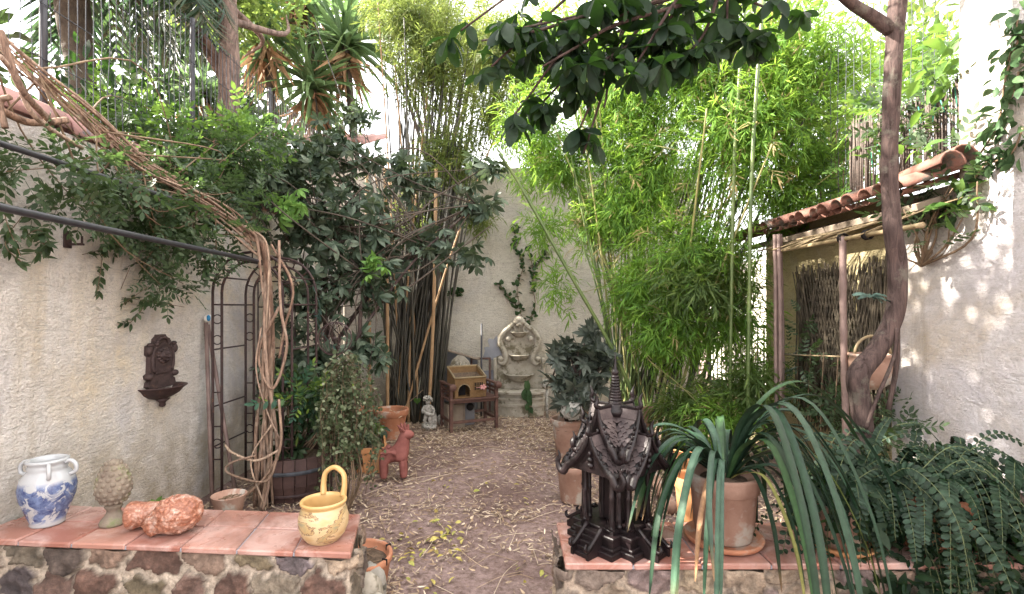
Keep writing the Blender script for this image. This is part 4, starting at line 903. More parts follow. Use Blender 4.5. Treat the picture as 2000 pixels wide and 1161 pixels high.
mb.build('neck_rings', 'redclay', t)

# ================================================================== BENCH, RATTAN HOUSE, THINGS BEHIND
ang = math.atan2(.30, .58) - .05
bl = thing('bench', 'small red brown slatted bench with round arm ends in front of the back wall', 'bench', (-.49, 6.62, 0), ang)
# local: x along the width (front legs at y=0), +y to the back
bwid = .31; D = .40
def bpart(name, boxes, extra=None):
    mb = MB()
    for c, s in boxes: box(mb, c, s, bev=.004)
    if extra: extra(mb)
    return mb.build(name, 'benchwood', bl)
for sx in (-1, 1):
    for y, h in ((0, .60), (D, .60)): bpart('leg', [((sx * bwid, y, h / 2), (.042, .042, h))])
    bpart('arm', [((sx * bwid, D / 2, .602), (.055, D + .10, .024))], lambda mb: lathe(mb, [(0, -.028), (.042, -.028), (.046, -.02), (.046, .02), (.042, .028), (0, .028)], 24, c=(sx * bwid, -.065, .585), R=euler(pi / 2, 0, 0), cap=False))
    for z in (.49, .54): bpart('side_slat', [((sx * bwid, D / 2, z), (.018, D - .03, .028))])
    bpart('side_stretcher', [((sx * bwid, D / 2, .14), (.026, D - .03, .036))])
bpart('seat', [((0, y, .415), (2 * bwid + .05, .072, .022)) for y in np.linspace(-.005, D, 5)])
bpart('front_rail', [((0, 0, .385), (2 * bwid - .03, .024, .035))]); bpart('stretcher', [((0, 0, .13), (2 * bwid - .03, .028, .036))]); bpart('stretcher', [((0, D, .17), (2 * bwid - .03, .028, .036))])
bpart('back_rail', [((0, D, .50), (2 * bwid - .03, .022, .03)), ((0, D, .57), (2 * bwid - .03, .022, .03))])
cb, sb = cos(ang), sin(ang)
def onb(x, y, z): return (-.49 + x * cb - y * sb, 6.62 + x * sb + y * cb, z)
t = thing('rattan_house', 'woven yellow rattan pet house with arched door standing on the bench', 'pet house', onb(-.04, .03, .427), ang + .02)
w_, fh, bh, dd = .215, .255, .37, .30; mb = MB()
# front wall with arched doorway
def front(mb):
    dx0, dx1, dzr, n = -.17, -.01, .075, 10
    ar = [((dx0 + dx1) / 2 - .08 * cos(a), .09 + .085 * sin(a)) for a in np.linspace(0, pi, n)]
    outer = [(-w_, 0), (-w_, fh), (w_, fh), (w_, 0)]
    poly = [(-w_, .015), (dx0, .015)] + ar + [(dx1, .015), (w_, .015), (w_, fh), (-w_, fh)]
    prism(mb, poly, 1, .02, (0, 0, 0))
front(mb); mb.build('front_wall', 'rattan', t)
mb = MB()
for sx in (-1, 1):
    R_ = euler(0, 0, pi / 2); prism(mb, [(.012, 0), (dd, 0), (dd, bh), (.012, fh)], 1, .018, (sx * (w_ - .009), 0, 0), R_)
box(mb, (0, dd - .009, bh / 2), (2 * w_ - .04, .018, bh), bev=.002); box(mb, (0, dd / 2, .008), (2 * w_ + .01, dd + .01, .014), bev=.002); mb.build('side_walls', 'rattan', t)
mb = MB()
for a, b in (((-w_, -.012, fh + .008), (w_, -.012, fh + .008)), ((w_, -.012, fh + .008), (w_, dd, bh + .008)), ((w_, dd, bh + .008), (-w_, dd, bh + .008)), ((-w_, dd, bh + .008), (-w_, -.012, fh + .008))): tube(mb, [a, b], .012, 8)
mb.build('roof_rim', 'cane_yellow', t)
mb = MB(); mb.add([(-w_ + .02, .01, fh - .035), (w_ - .02, .01, fh - .035), (w_ - .02, dd - .02, bh - .075), (-w_ + .02, dd - .02, bh - .075)], [[0, 1, 2, 3]]); mb.build('roof_lining', 'soil', t)
mb = MB(); tube(mb, [(-.09 - .084 * cos(a), -.014, .09 + .089 * sin(a)) for a in np.linspace(0, pi, 14)], .006, 6); mb.build('door_arch', 'cane_yellow', t)
wn = MB(); box(wn, (.11, -.004, .145), (.13, .022, .10), bev=.002); wo = wn.build('window', 'black', t)
mb = MB()
for i in range(6): box(mb, (.05 + i * .024, -.017, .145), (.006, .008, .10), bev=.001)
for z in (.095, .145, .195): box(mb, (.11, -.019, z), (.135, .007, .007), bev=.001)
mb.build('window_bars', 'rattan', wo)
mb = MB(); box(mb, (-.09, .14, .1), (.15, .008, .17), bev=.001); mb.build('doorway_shade', 'black', t)  # black sheet standing in for the shade behind the doorway
t = thing('pink_clip', 'faded pink plastic flower hanging at the rattan house window', 'plastic flower', onb(.12, -.02, .56), ang)
mb = MB()
for i in range(5):
    a = i * 1.26; ellipsoid(mb, (.028 * cos(a), 0, .022 * sin(a)), (.02, .006, .014), euler(0, -a, 0), 10, 6)
mb.build('petals', 'pinkplastic', t)
mb = MB(); tube(mb, [(-.10, .0, .0), (-.02, 0, 0)], .003, 5); mb.build('stem', 'pinkplastic', t)
# box with a round hole under the bench
t = thing('nest_box', 'plain wooden nest box with a round hole under the bench', 'nest box', onb(-.06, .26, 0), ang)
mb = MB(); box(mb, (-.12, .05, .16), (.22, .2, .32)); box(mb, (0, .05, .16), (.02, .21, .33)); mb.build('box', 'oldwood', t)
mb = MB(); lathe(mb, [(0, 0), (.05, 0), (.05, .02), (0, .02)], 24, c=(.085, -.03, .27), R=euler(pi / 2, 0, 0), cap=False); box(mb, (.09, .0, .17), (.14, .03, .3), bev=.01, mi=1); mb.build('hole_panel', ['black', 'slate'], t)
# slate panels and frame leaning on the back wall
t = thing('leaning_panel', 'dark slate grey panel with a sloping top edge leaning on the back wall', 'panel', (-.86, 7.62, 0)); mb = MB()
prism(mb, [(-.40, 0), (.34, 0), (.34, .80), (-.40, 1.02)], 1, .03, (-.86, 7.72, 0), euler(-.06, 0, 0)); mb.build('sheet', 'slate', t, world=True)
mb = MB(); p0 = np.array([-1.27, 7.66, 1.04]); p1 = np.array([-.50, 7.66, .82]); box(mb, (p0 + p1) / 2, (.82, .10, .025), euler(0, .278, 0)); mb.build('sloping_board', 'oldwood', t, world=True)
t = thing('wooden_frame', 'empty dark wooden frame propped against the back wall beside the fountain', 'frame', (-.47, 7.7, 0)); mb = MB()
for c, s in (((-.61, 7.72, .42), (.03, .03, .84)), ((-.335, 7.72, .42), (.03, .03, .84)), ((-.47, 7.72, .825), (.245, .028, .03))): box(mb, c, s)
mb.build('frame', 'benchwood', t, world=True)
mb = MB(); tube(mb, [(-.45, 7.5, 0), (-.445, 7.5, 1.36)], .014, 8); tag(mb.build('stake', 'iron_black', origin=(-.45, 7.5, 0)), 'thin grey stake standing upright behind the bench', 'stake')
t = thing('carved_shell', 'pale carved fan shaped ornament showing above the rattan house', 'ornament', (-.68, 7.3, 0)); mb = MB()
prism(mb, [(-.17, 0), (.17, 0), (.165, .12), (.12, .24), (.05, .31), (-.04, .33), (-.12, .26), (-.165, .13)], 1, .07, (-.74, 7.35, .58), euler(-.08, 0, 0))
for i in range(7):
    a = radians(30 + i * 20); tube(mb, [(-.74 + .05 * cos(a), 7.30, .62 + .05 * sin(a)), (-.74 + .15 * cos(a), 7.31, .62 + .2 * sin(a))], [.012, .018], 6)
mb.build('fan', 'stone', t, world=True)
mb = MB(); box(mb, (-.74, 7.36, .29), (.22, .16, .58), bev=.02); mb.build('base', 'oldwood', t, world=True)
mb = MB(); ellipsoid(mb, (0, 0, 0), (.12, .1, .09), None, 24, 14, disp=lambda v: 1 + .1 * mnoise.noise(Vector(v * 2)))
o = mb.build('stone_ball', 'stone_grey'); o.location = onb(-.24, .46, .60); 
o.location.z = .08; tag(o, 'rounded grey stone on the ground behind the left bench leg', 'stone')

# ================================================================== STONE FOUNTAIN
fx, fy = .11, 7.9
t = thing('stone_fountain', 'pale carved stone wall fountain with three basins against the back wall', 'fountain', (fx, fy - .02, 0)); S = .00765
def scr(h): return h
mb = MB()  # base mouldings
for z0, z1, hw, dp in ((0, .15, .37, .46), (.15, .19, .385, .48), (.19, .25, .37, .46), (.25, .275, .385, .48), (.275, .33, .36, .44), (.33, .36, .39, .49)):
    V = []; n = 17
    for z in (z0, z1):
        V += [(-hw, 0, z)] + [(hw * cos(a), -dp * (.45 + .55 * sin(a) ** .6) if abs(sin(a)) > .01 else -dp * .45, z) for a in np.linspace(pi, 0, n)] + [(hw, 0, z)]
    m_ = n + 2; mb.add(V, [[list(range(m_))[::-1], list(range(m_, 2 * m_))] + [[i, (i + 1) % m_, (i + 1) % m_ + m_, i + m_] for i in range(m_)]], 0, False)
mb.build('base', 'stone', t)
mb = MB(); hp = [(.33, .36), (.36, .40), (.36, .80), (.345, .84), (.30, .86), (.22, .84), (.20, .90), (.235, 1.0), (.25, 1.12), (.21, 1.24), (.12, 1.30), (.06, 1.36)]
prism(mb, mirror(hp), 1, .07, (0, -.045, 0)); mb.build('back_slab', 'stone', t)
for sx in (-1, 1):
    mb = MB(); P = [(sx * .07, -.10, 1.36), (sx * .15, -.11, 1.29), (sx * .23, -.11, 1.22), (sx * .285, -.11, 1.12), (sx * .265, -.11, 1.0), (sx * .215, -.11, .90), (sx * .20, -.11, .80), (sx * .245, -.115, .745), (sx * .30, -.115, .77), (sx * .285, -.115, .82), (sx * .255, -.115, .80)]
    tube(mb, spline(P, 6), [.03, .036, .042, .044, .04, .036, .034, .03], 10)
    ellipsoid(mb, (sx * .285, -.12, .81), (.045, .05, .045), None, 16, 10); ellipsoid(mb, (sx * .17, -.12, 1.12), (.042, .045, .042), None, 16, 10)
    mb.build('scroll', 'stone', t)
    mb = MB(); tube(mb, spline([(sx * .10, -.10, 1.34), (sx * .06, -.11, 1.26), (sx * .09, -.11, 1.22), (sx * .14, -.11, 1.22)], 5), .02, 8); mb.build('inner_scroll', 'stone', t)
    mb = MB(); box(mb, (sx * .365, -.10, .60), (.05, .10, .46), bev=.012); mb.build('pilaster', 'stone', t)
for z, r, h in ((1.135, .135, .085), (.775, .165, .10), (.455, .225, .13)):
    mb = MB(); n = 33; a = np.linspace(pi, 2 * pi, n); prof = [(0, z), (r * .3, z + .005), (r * .65, z + h * .3), (r * .88, z + h * .72), (r * .93, z + h * .85), (r * 1.0, z + h * .88), (r * 1.02, z + h), (r * .93, z + h * 1.02), (r * .86, z + h * .9), (0, z + h * .7)]; V = []
    for q, (rr, zz) in enumerate(prof):
        for i, b in enumerate(a):
            fl = 1 + (.035 * cos(b * 26) if 1 <= q <= 4 else 0); V.append((rr * fl * cos(b), -.07 + rr * fl * sin(b), zz))
    i = np.arange(len(prof) - 1)[:, None] * n; j = np.arange(n - 1)[None]; mb.add(V, np.stack([i + j, i + j + 1, i + n + j + 1, i + n + j], -1).reshape(-1, 4)); mb.build('basin', 'stone', t)
mb = MB()
for i in range(9):
    a = radians(10 + i * 20); P = [(0, -.12, 1.35), (.05 * cos(a), -.16, 1.36 + .05 * sin(a)), (.085 * cos(a), -.13, 1.365 + .09 * sin(a))]; tube(mb, spline(P, 4), [.02, .024, .014], 8)
ellipsoid(mb, (0, -.13, 1.34), (.055, .06, .045)); mb.build('shell', 'stone', t)
mb = MB(); lathe(mb, [(0, 1.2), (.014, 1.2), (.012, 1.30), (.02, 1.31), (0, 1.33)], 12, c=(0, -.13, 0), cap=False); mb.build('spout', 'stone', t)
mb = MB(); R = rnd(9); k = 12; pc = np.array([.22, 7.36, .40])
P = pc + R.normal(size=(k, 3)) * [.05, .03, .08]; inst(mb, LEAFB, P, np.c_[R.normal(0, .4, k), -.3 * np.ones(k), -np.ones(k)], np.c_[R.normal(0, .3, k), -np.ones(k), .4 * np.ones(k)], R.uniform(.12, .2, k))
tube(mb, spline([(.22, 7.40, .46), (.24, 7.35, .3), (.24, 7.3, .02)], 4), .006, 5)
tag(mb.build('leaf_sprig', 'l_darkivy', origin=(.22, 7.36, .3)), 'dark green leaves hanging over the lowest fountain basin', 'plant')
mb = MB(); tube(mb, [(.50, 7.30, 0), (.50, 7.30, .46)], .02, 8); ellipsoid(mb, (.48, 7.28, .50), (.06, .05, .07), None, 20, 14, disp=lambda v: 1 + .2 * mnoise.fractal(Vector(v * 3), 1, 2, 3)); tag(mb.build('garden_ornament', 'cherub', origin=(.5, 7.3, 0)), 'pale round ornament on a short post right of the fountain', 'ornament')

# ================================================================== CHERUB
t = thing('cherub_statue', 'small weathered white stone cherub with curly hair beside the bench', 'statue', (W(837, 838, 6.72)[0], 6.72, 0), -.2)
mb = MB(); ellipsoid(mb, (0, 0, .035), (.10, .08, .05), None, 30, 16, disp=lambda v: 1 + .25 * mnoise.fractal(Vector(v * 2.5), 1, 2, 4)); ellipsoid(mb, (.055, .03, .12), (.05, .05, .10), None, 24, 16, disp=lambda v: 1 + .2 * mnoise.fractal(Vector(v * 3), 1, 2, 4)); mb.build('rock_base', 'cherub', t)
J = [(0, 0, .195), (0, -.005, .25), (0, -.01, .295), (0, -.012, .325), (-.005, -.02, .375),            # pelvis belly chest neck head
     (-.045, -.012, .298), (-.072, -.03, .25), (-.05, -.07, .215),                               # left arm
     (.045, -.012, .298), (.078, .0, .25), (.075, -.02, .20), (-.03, -.01, .175), (-.045, -.03, .115), (-.035, -.01, .065), (-.04, -.045, .055),
     (.03, -.01, .175), (.03, -.055, .14), (.035, -.03, .075), (.04, -.06, .06)]
E = [(0, 1), (1, 2), (2, 3), (3, 4), (2, 5), (5, 6), (6, 7), (2, 8), (8, 9), (9, 10), (0, 11), (11, 12), (12, 13), (13, 14), (0, 15), (15, 16), (16, 17), (17, 18)]
Rd = [.045, .048, .044, .022, .048, .024, .019, .015, .024, .019, .015, .032, .026, .018, .014, .032, .026, .018, .014]
skinmesh('body', J, E, Rd, 'cherub', t)
mb = MB(); R = rnd(6)
for i in range(70):
    u = unit(R.normal(size=3)); 
    if u[1] < -.35 and u[2] < .35: continue
    if u[2] < -.4: continue
    ellipsoid(mb, np.array([-.005, -.018, .385]) + u * [.056, .054, .05], (.016, .016, .015), None, 8, 6)
mb.build('hair', 'cherub', t)
mb = MB(); ellipsoid(mb, (-.005, -.071, .372), (.008, .012, .010), None, 10, 6); ellipsoid(mb, (-.024, -.062, .382), (.008, .006, .005), None, 8, 6); ellipsoid(mb, (.014, -.062, .382), (.008, .006, .005), None, 8, 6); ellipsoid(mb, (-.005, -.064, .352), (.012, .006, .004), None, 8, 6); mb.build('face', 'cherub', t)
mb = MB(); tube(mb, spline([(-.06, -.05, .25), (0, -.065, .215), (.07, -.045, .20), (.08, .0, .22)], 6), [.016, .022, .02, .012], 10); mb.build('drape', 'cherub', t)
t = thing('heart_tag', 'small pale green heart shaped tag hanging in front of the dark bamboo', 'tag', W(815, 783, 6.9)); mb = MB()
pts = [(.05 * (16 * sin(a) ** 3) / 16, .05 * (13 * cos(a) - 5 * cos(2 * a) - 2 * cos(3 * a) - cos(4 * a)) / 16) for a in np.linspace(0, 2 * pi, 24, endpoint=False)]
prism(mb, pts, 1, .008); mb.build('heart', 'l_fresh', t)
mb = MB(); tube(mb, [(0, 0, .02), (.02, .15, .30)], .002, 4); mb.build('string', 'rope', t)

# ================================================================== DARK TEMPLE
tp = thing('spirit_house', 'black brown carved wooden temple model with scaled roofs and ringed spire', 'temple model', (.488, 2.42, TOP), radians(42)); tp.scale = (1.02, 1.02, .95)
def cross(a, b): # cruciform outline: arm half width a, arm length b
    return [(-a, -b), (a, -b), (a, -a), (b, -a), (b, a), (a, a), (a, b), (-a, b), (-a, a), (-b, a), (-b, -a), (-a, -a)]
def slab(mb, a, b, z0, z1, bev=.004):
    V = []; 
    for z, o in ((z0, 0), (z1 - bev, 0), (z1, -bev)): V += [(x + (o if x > 0 else -o), y + (o if y > 0 else -o), z) for x, y in cross(a, b)]
    F = [[i + k * 12, (i + 1) % 12 + k * 12, (i + 1) % 12 + k * 12 + 12, i + k * 12 + 12] for k in range(2) for i in range(12)] + [list(range(24, 36)), list(range(12))[::-1]]
    mb.add(V, [F], 0, False)
mb = MB(); slab(mb, .122, .188, 0, .028); slab(mb, .114, .172, .028, .044); slab(mb, .106, .158, .044, .078); slab(mb, .112, .166, .078, .094); slab(mb, .09, .138, .094, .112); mb.build('plinth', 'temple', tp)
for k in range(4):
    Rk = rotz(k * pi / 2); mb = MB()
    for i in range(5): box(mb, Rk @ np.array([0, -.165 - .018 * (4 - i) * .9, .010 + i * .020]), (.07, .034, .020 + i * .001), Rk, .002)
    for sx in (-1, 1):
        V = [(sx * .042, -.14, .118), (sx * .042, -.20, .070), (sx * .042, -.245, .035), (sx * .042, -.255, .03), (sx * .042, -.255, 0), (sx * .042, -.14, 0)]
        P = [(q[1], q[2]) for q in V]; prism(mb, P, 1, .014, Rk @ np.array([sx * .042, 0, 0]), Rk @ euler(0, 0, pi / 2))
        tube(mb, spline([Rk @ np.array(q) for q in ((sx * .042, -.15, .12), (sx * .042, -.20, .08), (sx * .042, -.25, .045), (sx * .042, -.268, .06), (sx * .042, -.258, .078))], 4), [.010, .009, .009, .008, .003], 8)
    mb.build('stairs', 'temple', tp)
colp = [(0, 0), (.016, 0), (.016, .012), (.011, .018), (.015, .03), (.0115, .05), (.0105, .14), (.0135, .15), (.0105, .16), (.011, .22), (.012, .24), (.013, .252), (0, .252)]
colb = MB(); lathe(colb, colp, 12, cap=False); c0 = None
for k in range(4):
    for (x, y) in ((-.075, -.125), (.075, -.125), (-.085, -.085)):
        q = rotz(k * pi / 2) @ np.array([x, y, .112])
        if c0 is None: c0 = colb.build('column', 'temple', tp); c0.location = q
        else: c = c0.copy(); COL.objects.link(c); c.parent = tp; c.location = q
mb = MB(); box(mb, (0, 0, .24), (.112, .112, .256), bev=.008)
for k in range(4):
    for s_ in (-.03, .03): box(mb, rotz(k * pi / 2) @ np.array([s_, -.060, .24]), (.02, .012, .24), rotz(k * pi / 2), .003)
mb.build('cella', 'temple', tp)
for k in range(4):  # balustrades with tooth crest
    Rk = rotz(k * pi / 2)
    for sx in (-1, 1):
        mb = MB()
        for i in range(5): prism(mb, [(-.008, 0), (.008, 0), (.0, .04 + .012 * (i % 2))], 1, .006, Rk @ np.array([sx * (.055 + .011 * i) * .9, -.132, .112]), Rk)
        mb.build('balustrade', 'temple', tp)
mb = MB(); slab(mb, .088, .138, .362, .378); mb.build('entablature', 'temple', tp)
def roof_tier(z_r, z_e, halfw, Lin, Lout, name, rows, cols):
    for k in range(4):
        Rk = rotz(k * pi / 2); mb = MB()
        def prof(s): # s 0 ridge .. 1 eave, steep and concave, flared
            return halfw * (.06 + .94 * s ** 1.55), z_r + (z_e - z_r) * (1 - (1 - s) ** 1.12) 
        n = 10; pr = [prof(s) for s in np.linspace(0, 1, n)]
        for sx in (-1, 1):
            V = []
            for (x, z) in pr:
                yin = -min(Lin, x) if x < Lin else -x  # valley line y=-x
                V += [(sx * x, -x, z), (sx * x, -Lout, z), (sx * (x - .006), -Lout, z - .014), (sx * (x - .006), -x, z - .014)]
            F = [];
            for i in range(n - 1): F += [[i * 4, i * 4 + 1, i * 4 + 5, i * 4 + 4], [i * 4 + 3, i * 4 + 7, i * 4 + 6, i * 4 + 2], [i * 4 + 1, i * 4 + 2, i * 4 + 6, i * 4 + 5]]
            F.append([4 * n - 4, 4 * n - 3, 4 * n - 2, 4 * n - 1]); mb.add(np.array(V) @ Rk.T, [F], 0, True)
            for r_ in range(rows):  # pointed scales
                s0 = .24 + .62 * r_ / rows; s1 = s0 + .62 / rows * 1.35; x0, z0 = prof(s0); x1, z1 = prof(s1); cw = (Lout - .01 - x0) / cols
                for c_ in range(cols):
                    y0 = -x0 - .004 - cw * (c_ + .5 * (r_ % 2)); y1 = y0 - cw
                    if y1 < -Lout + .002: continue
                    V = [(sx * (x0 + .004), y0, z0 + .004), (sx * (x0 + .004), y1, z0 + .004), (sx * (x1 + .012), (y0 + y1) / 2, z1 + .006), (sx * (x0 + (x1 - x0) * .5 + .009), y0, (z0 + z1) / 2 + .004), (sx * (x0 + (x1 - x0) * .5 + .009), y1, (z0 + z1) / 2 + .004),
                         (sx * (x1 + .002), (y0 + y1) / 2, z1 + .001)]
                    mb.add(np.array(V) @ Rk.T, [[[0, 1, 4, 3], [3, 4, 2], [3, 2, 5], [4, 5, 2]]], 1, False)
            x0, z0 = prof(.0); x1, z1 = prof(.24); V = [(sx * x0, -x0, z0 + .006), (sx * x0, -Lout, z0 + .006), (sx * (x1 + .008), -Lout, z1 + .004), (sx * (x1 + .008), -x1, z1 + .004), (sx * (x1 + .002), -Lout, z1 - .004), (sx * (x1 + .002), -x1, z1 - .004)]
            mb.add(np.array(V) @ Rk.T, [[[0, 1, 2, 3], [3, 2, 4, 5]]], 1, False)
        box(mb, Rk @ np.array([0, -Lout / 2, z_r + .004]), (.016, Lout, .018), Rk, .003)
        rf = mb.build(name, ['temple', 'temple_sheen'], tp)
        # barge boards curling up at their feet, gable panel, ridge horn
        gb = MB()
        for sx in (-1, 1):
            P = [(sx * x * 1.02, -Lout - .006, z + .004) for x, z in pr]; xe, ze = pr[-1]
            P += [(sx * (xe + .022), -Lout - .008, ze - .030), (sx * (xe + .048), -Lout - .008, ze - .022), (sx * (xe + .058), -Lout - .008, ze + .01), (sx * (xe + .045), -Lout - .008, ze + .035), (sx * (xe + .054), -Lout - .008, ze + .062)]
            P = spline([Rk @ np.array(q) for q in P[::1]], 3); tube(gb, P, [.007, .011, .013, .015, .019, .019, .014, .003], 8, flat=.6)
            for q in range(5):
                i = 4 + q; x, z = pr[min(i, n - 1)]; c = Rk @ np.array([sx * (x + .012), -Lout - .006, z + .012]); ellipsoid(gb, c, (.007, .007, .012), None, 6, 5)
        gb.build('barge_board', 'temple', rf)
        gp = MB(); V = [(x, z) for x, z in pr] + [(-x, z) for x, z in reversed(pr)]; prism(gp, [(x * .93, z - .006) for x, z in V], 1, .008, Rk @ np.array([0, -Lout + .012, 0]), Rk)
        for q in range(3): ellipsoid(gp, Rk @ np.array([0, -Lout + .004, z_e + .03 + q * .028]), (.018 - q * .004, .012, .014), Rk, 10, 6)
        gp.build('gable', 'temple', rf)
        hn = MB(); P = [Rk @ np.array(q) for q in ((0, -Lout + .01, z_r + .005), (0, -Lout - .012, z_r + .02), (0, -Lout - .006, z_r + .05), (0, -Lout - .02, z_r + .085))]; tube(hn, spline(P, 5), [.012, .011, .009, .002], 8)
        hn.build('ridge_horn', 'temple', rf)
roof_tier(.545, .378, .125, .03, .185, 'lower_roof', 5, 4)
roof_tier(.665, .475, .085, .02, .128, 'upper_roof', 6, 3)
mb = MB(); P = [(0, .62), (.05, .62), (.052, .65), (.040, .662), (.042, .672), (.032, .68)]
z = .68; r = .031
for i in range(10): P += [(r, z), (r + .003, z + .005), (r, z + .010), (r - .006, z + .0125)]; z += .014; r -= .0016
P += [(.013, z), (.018, z + .01), (.014, z + .022), (.008, z + .03), (.010, z + .036), (.006, z + .042), (.0045, z + .08), (.001, z + .115), (0, z + .115)]
lathe(mb, P, 20, cap=False); mb.build('spire', 'temple', tp)

# ================================================================== RIGHT SIDE: BAMBOO PERGOLA, TRELLIS, HANGING POT
def pole(name, label, a, b, r, mat, nodes=5, origin=None, bundle=1, seed=0):
    a = np.array(a, float); b = np.array(b, float); R = rnd(seed)
    t = thing(name, label, 'pole', a)
    for k in range(bundle):
        o = np.array([R.uniform(-.055, .055), R.uniform(-.04, .04), 0]) if bundle > 1 else 0; rr = r * R.uniform(.75, 1.1) if bundle > 1 else r
        mb = MB(); P = []; rad = []; N = nodes * 6
        for i in range(N + 1):
            tt = i / N; P.append(a + (b - a) * tt + o + np.array([.006 * sin(tt * 7 + k), .006 * cos(tt * 5 + k), 0])); f = (tt * nodes + .3 * k) % 1; rad.append(rr * (1.16 if f < .12 or f > .95 else 1))
        tube(mb, P, rad, 10); mb.build('cane', mat, t, world=True)
    return t
pole('bamboo_post', 'bundle of grey bamboo canes forming the farther eave post', (2.52, 4.8, 0), (2.5, 4.82, 2.28), .021, 'cane', 6, bundle=5, seed=3)
pole('bamboo_post', 'single pale bamboo post holding the cross pole near the willow screen', (2.53, 3.87, 0), (2.49, 3.86, 2.13), .024, 'cane', 6)
pole('cross_pole', 'yellow horizontal bamboo pole tied to the two posts under the eave', (2.52, 4.86, 2.13), (2.50, 3.12, 2.10), .017, 'cane_yellow', 6)
mb = MB(); R = rnd(12)
for i in range(26):
    y = R.uniform(3.3, 4.85); dy = R.uniform(.1, .35); tube(mb, spline([(2.44 + R.uniform(-.03, .05), y + dy, 2.12 + R.uniform(-.02, .06)), (2.65, y, 2.22), (2.86, y - dy * .5, 2.30)], 3), .005, 5)
tag(mb.build('reed_ceiling', 'cane_yellow', origin=(2.6, 4, 2.2)), 'loose dry reeds laid between the cross pole and the tile eave', 'reeds')
mb = MB()
for y, z in ((3.87, 2.12), (4.82, 2.13), (3.6, 2.11)):
    for k in range(4): tube(mb, [(2.5 + .034 * cos(a), y + (k - 1.5) * .012, z + .034 * sin(a)) for a in np.linspace(0, 2 * pi, 12)], .004, 5, False)
tag(mb.build('tie_wire', 'black', origin=(2.5, 4, 2.12)), 'black wire bindings round the bamboo cross pole', 'wire')
mb = MB(); tube(mb, [W(1532, 693, 4.78) * 1, W(1650, 697, 3.86)], .006, 6); tag(mb.build('thin_cane', 'cane_yellow', origin=W(1590, 695, 4.3)), 'thin yellow cane tied level between the two bamboo posts', 'cane')
t = thing('willow_screen', 'dark woven willow stick screen hung on the wall under the eave', 'screen', (2.88, 4.45, .5)); mb = MB(); R = rnd(21)
for i in range(150):
    y = R.uniform(3.85, 5.12); x = 2.86 + R.uniform(-.04, .02); z0 = R.uniform(.45, 1.0); z1 = R.uniform(1.75, 2.02); n = 6
    P = [(x + R.normal(0, .006), y + R.normal(0, .012) + .03 * sin(k + i), z0 + (z1 - z0) * k / n) for k in range(n + 1)]; tube(mb, spline(P, 3), R.uniform(.005, .010), 5)
mb.build('sticks', 'willow', t, world=True)
mb = MB()
for i in range(34):
    y = 3.7 + i * .045
    for s_ in (-1, 1): tube(mb, [(2.82, y, .5), (2.82, y + s_ * .45, 1.95)], .005, 5) if 3.85 < y + s_ * .45 < 5.15 and 3.85 < y < 5.15 else None
mb.build('lattice', 'willow', t, world=True)
t = thing('hanging_pot', 'half round terracotta pot hung on the willow screen behind the tree trunk', 'pot', (2.62, 3.72, 1.0)); mb = MB()
lathe(mb, [(0, 0), (.05, .005), (.115, .06), (.145, .14), (.15, .2), (.142, .235), (.155, .245), (.155, .26), (.14, .262), (.13, .235), (.13, .15), (0, .12)], 32, cap=False); mb.build('shell', 'terracotta_pale', t)
mb = MB(); tube(mb, [(.13 * cos(a), 0, .26 + .13 * sin(a)) for a in np.linspace(0, pi, 18)], .010, 8); mb.build('handle', 'cane_yellow', t)
mb = MB(); tube(mb, [(0, 0, .39), (.24, .0, .75)], .003, 5); mb.build('wire', 'black', t)

# ================================================================== VEGETATION
def P3(l): return [W(*q) for q in l]
def leafy_along(mb, T, curve, n, s, R, out=1.0, up=.2, jit=.02, t0=0.0):
    C = spline(curve, 8); L = len(C); k = (R.uniform(t0, 1, n) * (L - 1)).astype(int); k = np.clip(k, 0, L - 2)
    tg = unit(C[k + 1] - C[k]); d = unit(tg * .7 + rdir(R, n, up) * out); nr = rdir(R, n, 1.3)
    inst(mb, T, C[k] + R.normal(0, jit, (n, 3)), d, nr, s * R.uniform(.7, 1.2, n))
def foliage(name, parent, T, mat, blobs, n, s, seed, shell=.5, up=.25, nup=1.0, label=None, droop=0):
    R = rnd(seed); P, u = cloud(R, blobs, n, shell); d = unit(u * .6 + R.normal(size=(n, 3)) * .6 + [0, 0, up - droop]); nr = unit(R.normal(size=(n, 3)) * .6 + [0, 0, nup] + u * .3)
    mb = MB(); inst(mb, T, P, d, nr, s * R.uniform(.65, 1.25, n)); return mb.build(name, mat, parent, world=True, label=label)

# --- twisted climber: trunk on the arch, bundle along the bars, leaves
vn = thing('twisted_climber', 'old climber with a braided pale trunk winding up the garden arch', 'climber', (-2.0, 4.15, 0))
R = rnd(31); base_path = spline([(-1.98, 4.12, 0), (-1.97, 4.1, .45), (-1.95, 4.08, .95), (-1.94, 4.08, 1.4), (-1.96, 4.1, 1.8), (-2.0, 4.08, 2.12), (-2.08, 3.95, 2.22)], 10)
mb = MB()
for k in range(16):
    ph = R.uniform(0, 6.28); tw = R.uniform(1.0, 2.2) * R.choice([-1, 1]) * .6; off = R.uniform(.012, .055); rr = R.uniform(.007, .019); n = len(base_path); P = []
    for i, q in enumerate(base_path):
        t_ = i / n; o = off * (1 + .5 * sin(3.1 * t_ * 2 + k)) * (1 + .9 * max(0, .45 - t_) * (1 if k % 3 else 2.2)) * (1 - .4 * t_); a = ph + tw * 2 * pi * t_; P.append(q + np.array([o * cos(a), o * sin(a), 0]))
    tube(mb, P, [rr * (1 + .28 * mnoise.noise(Vector((i * .45, k, 0)))) for i in range(len(P))], 8)
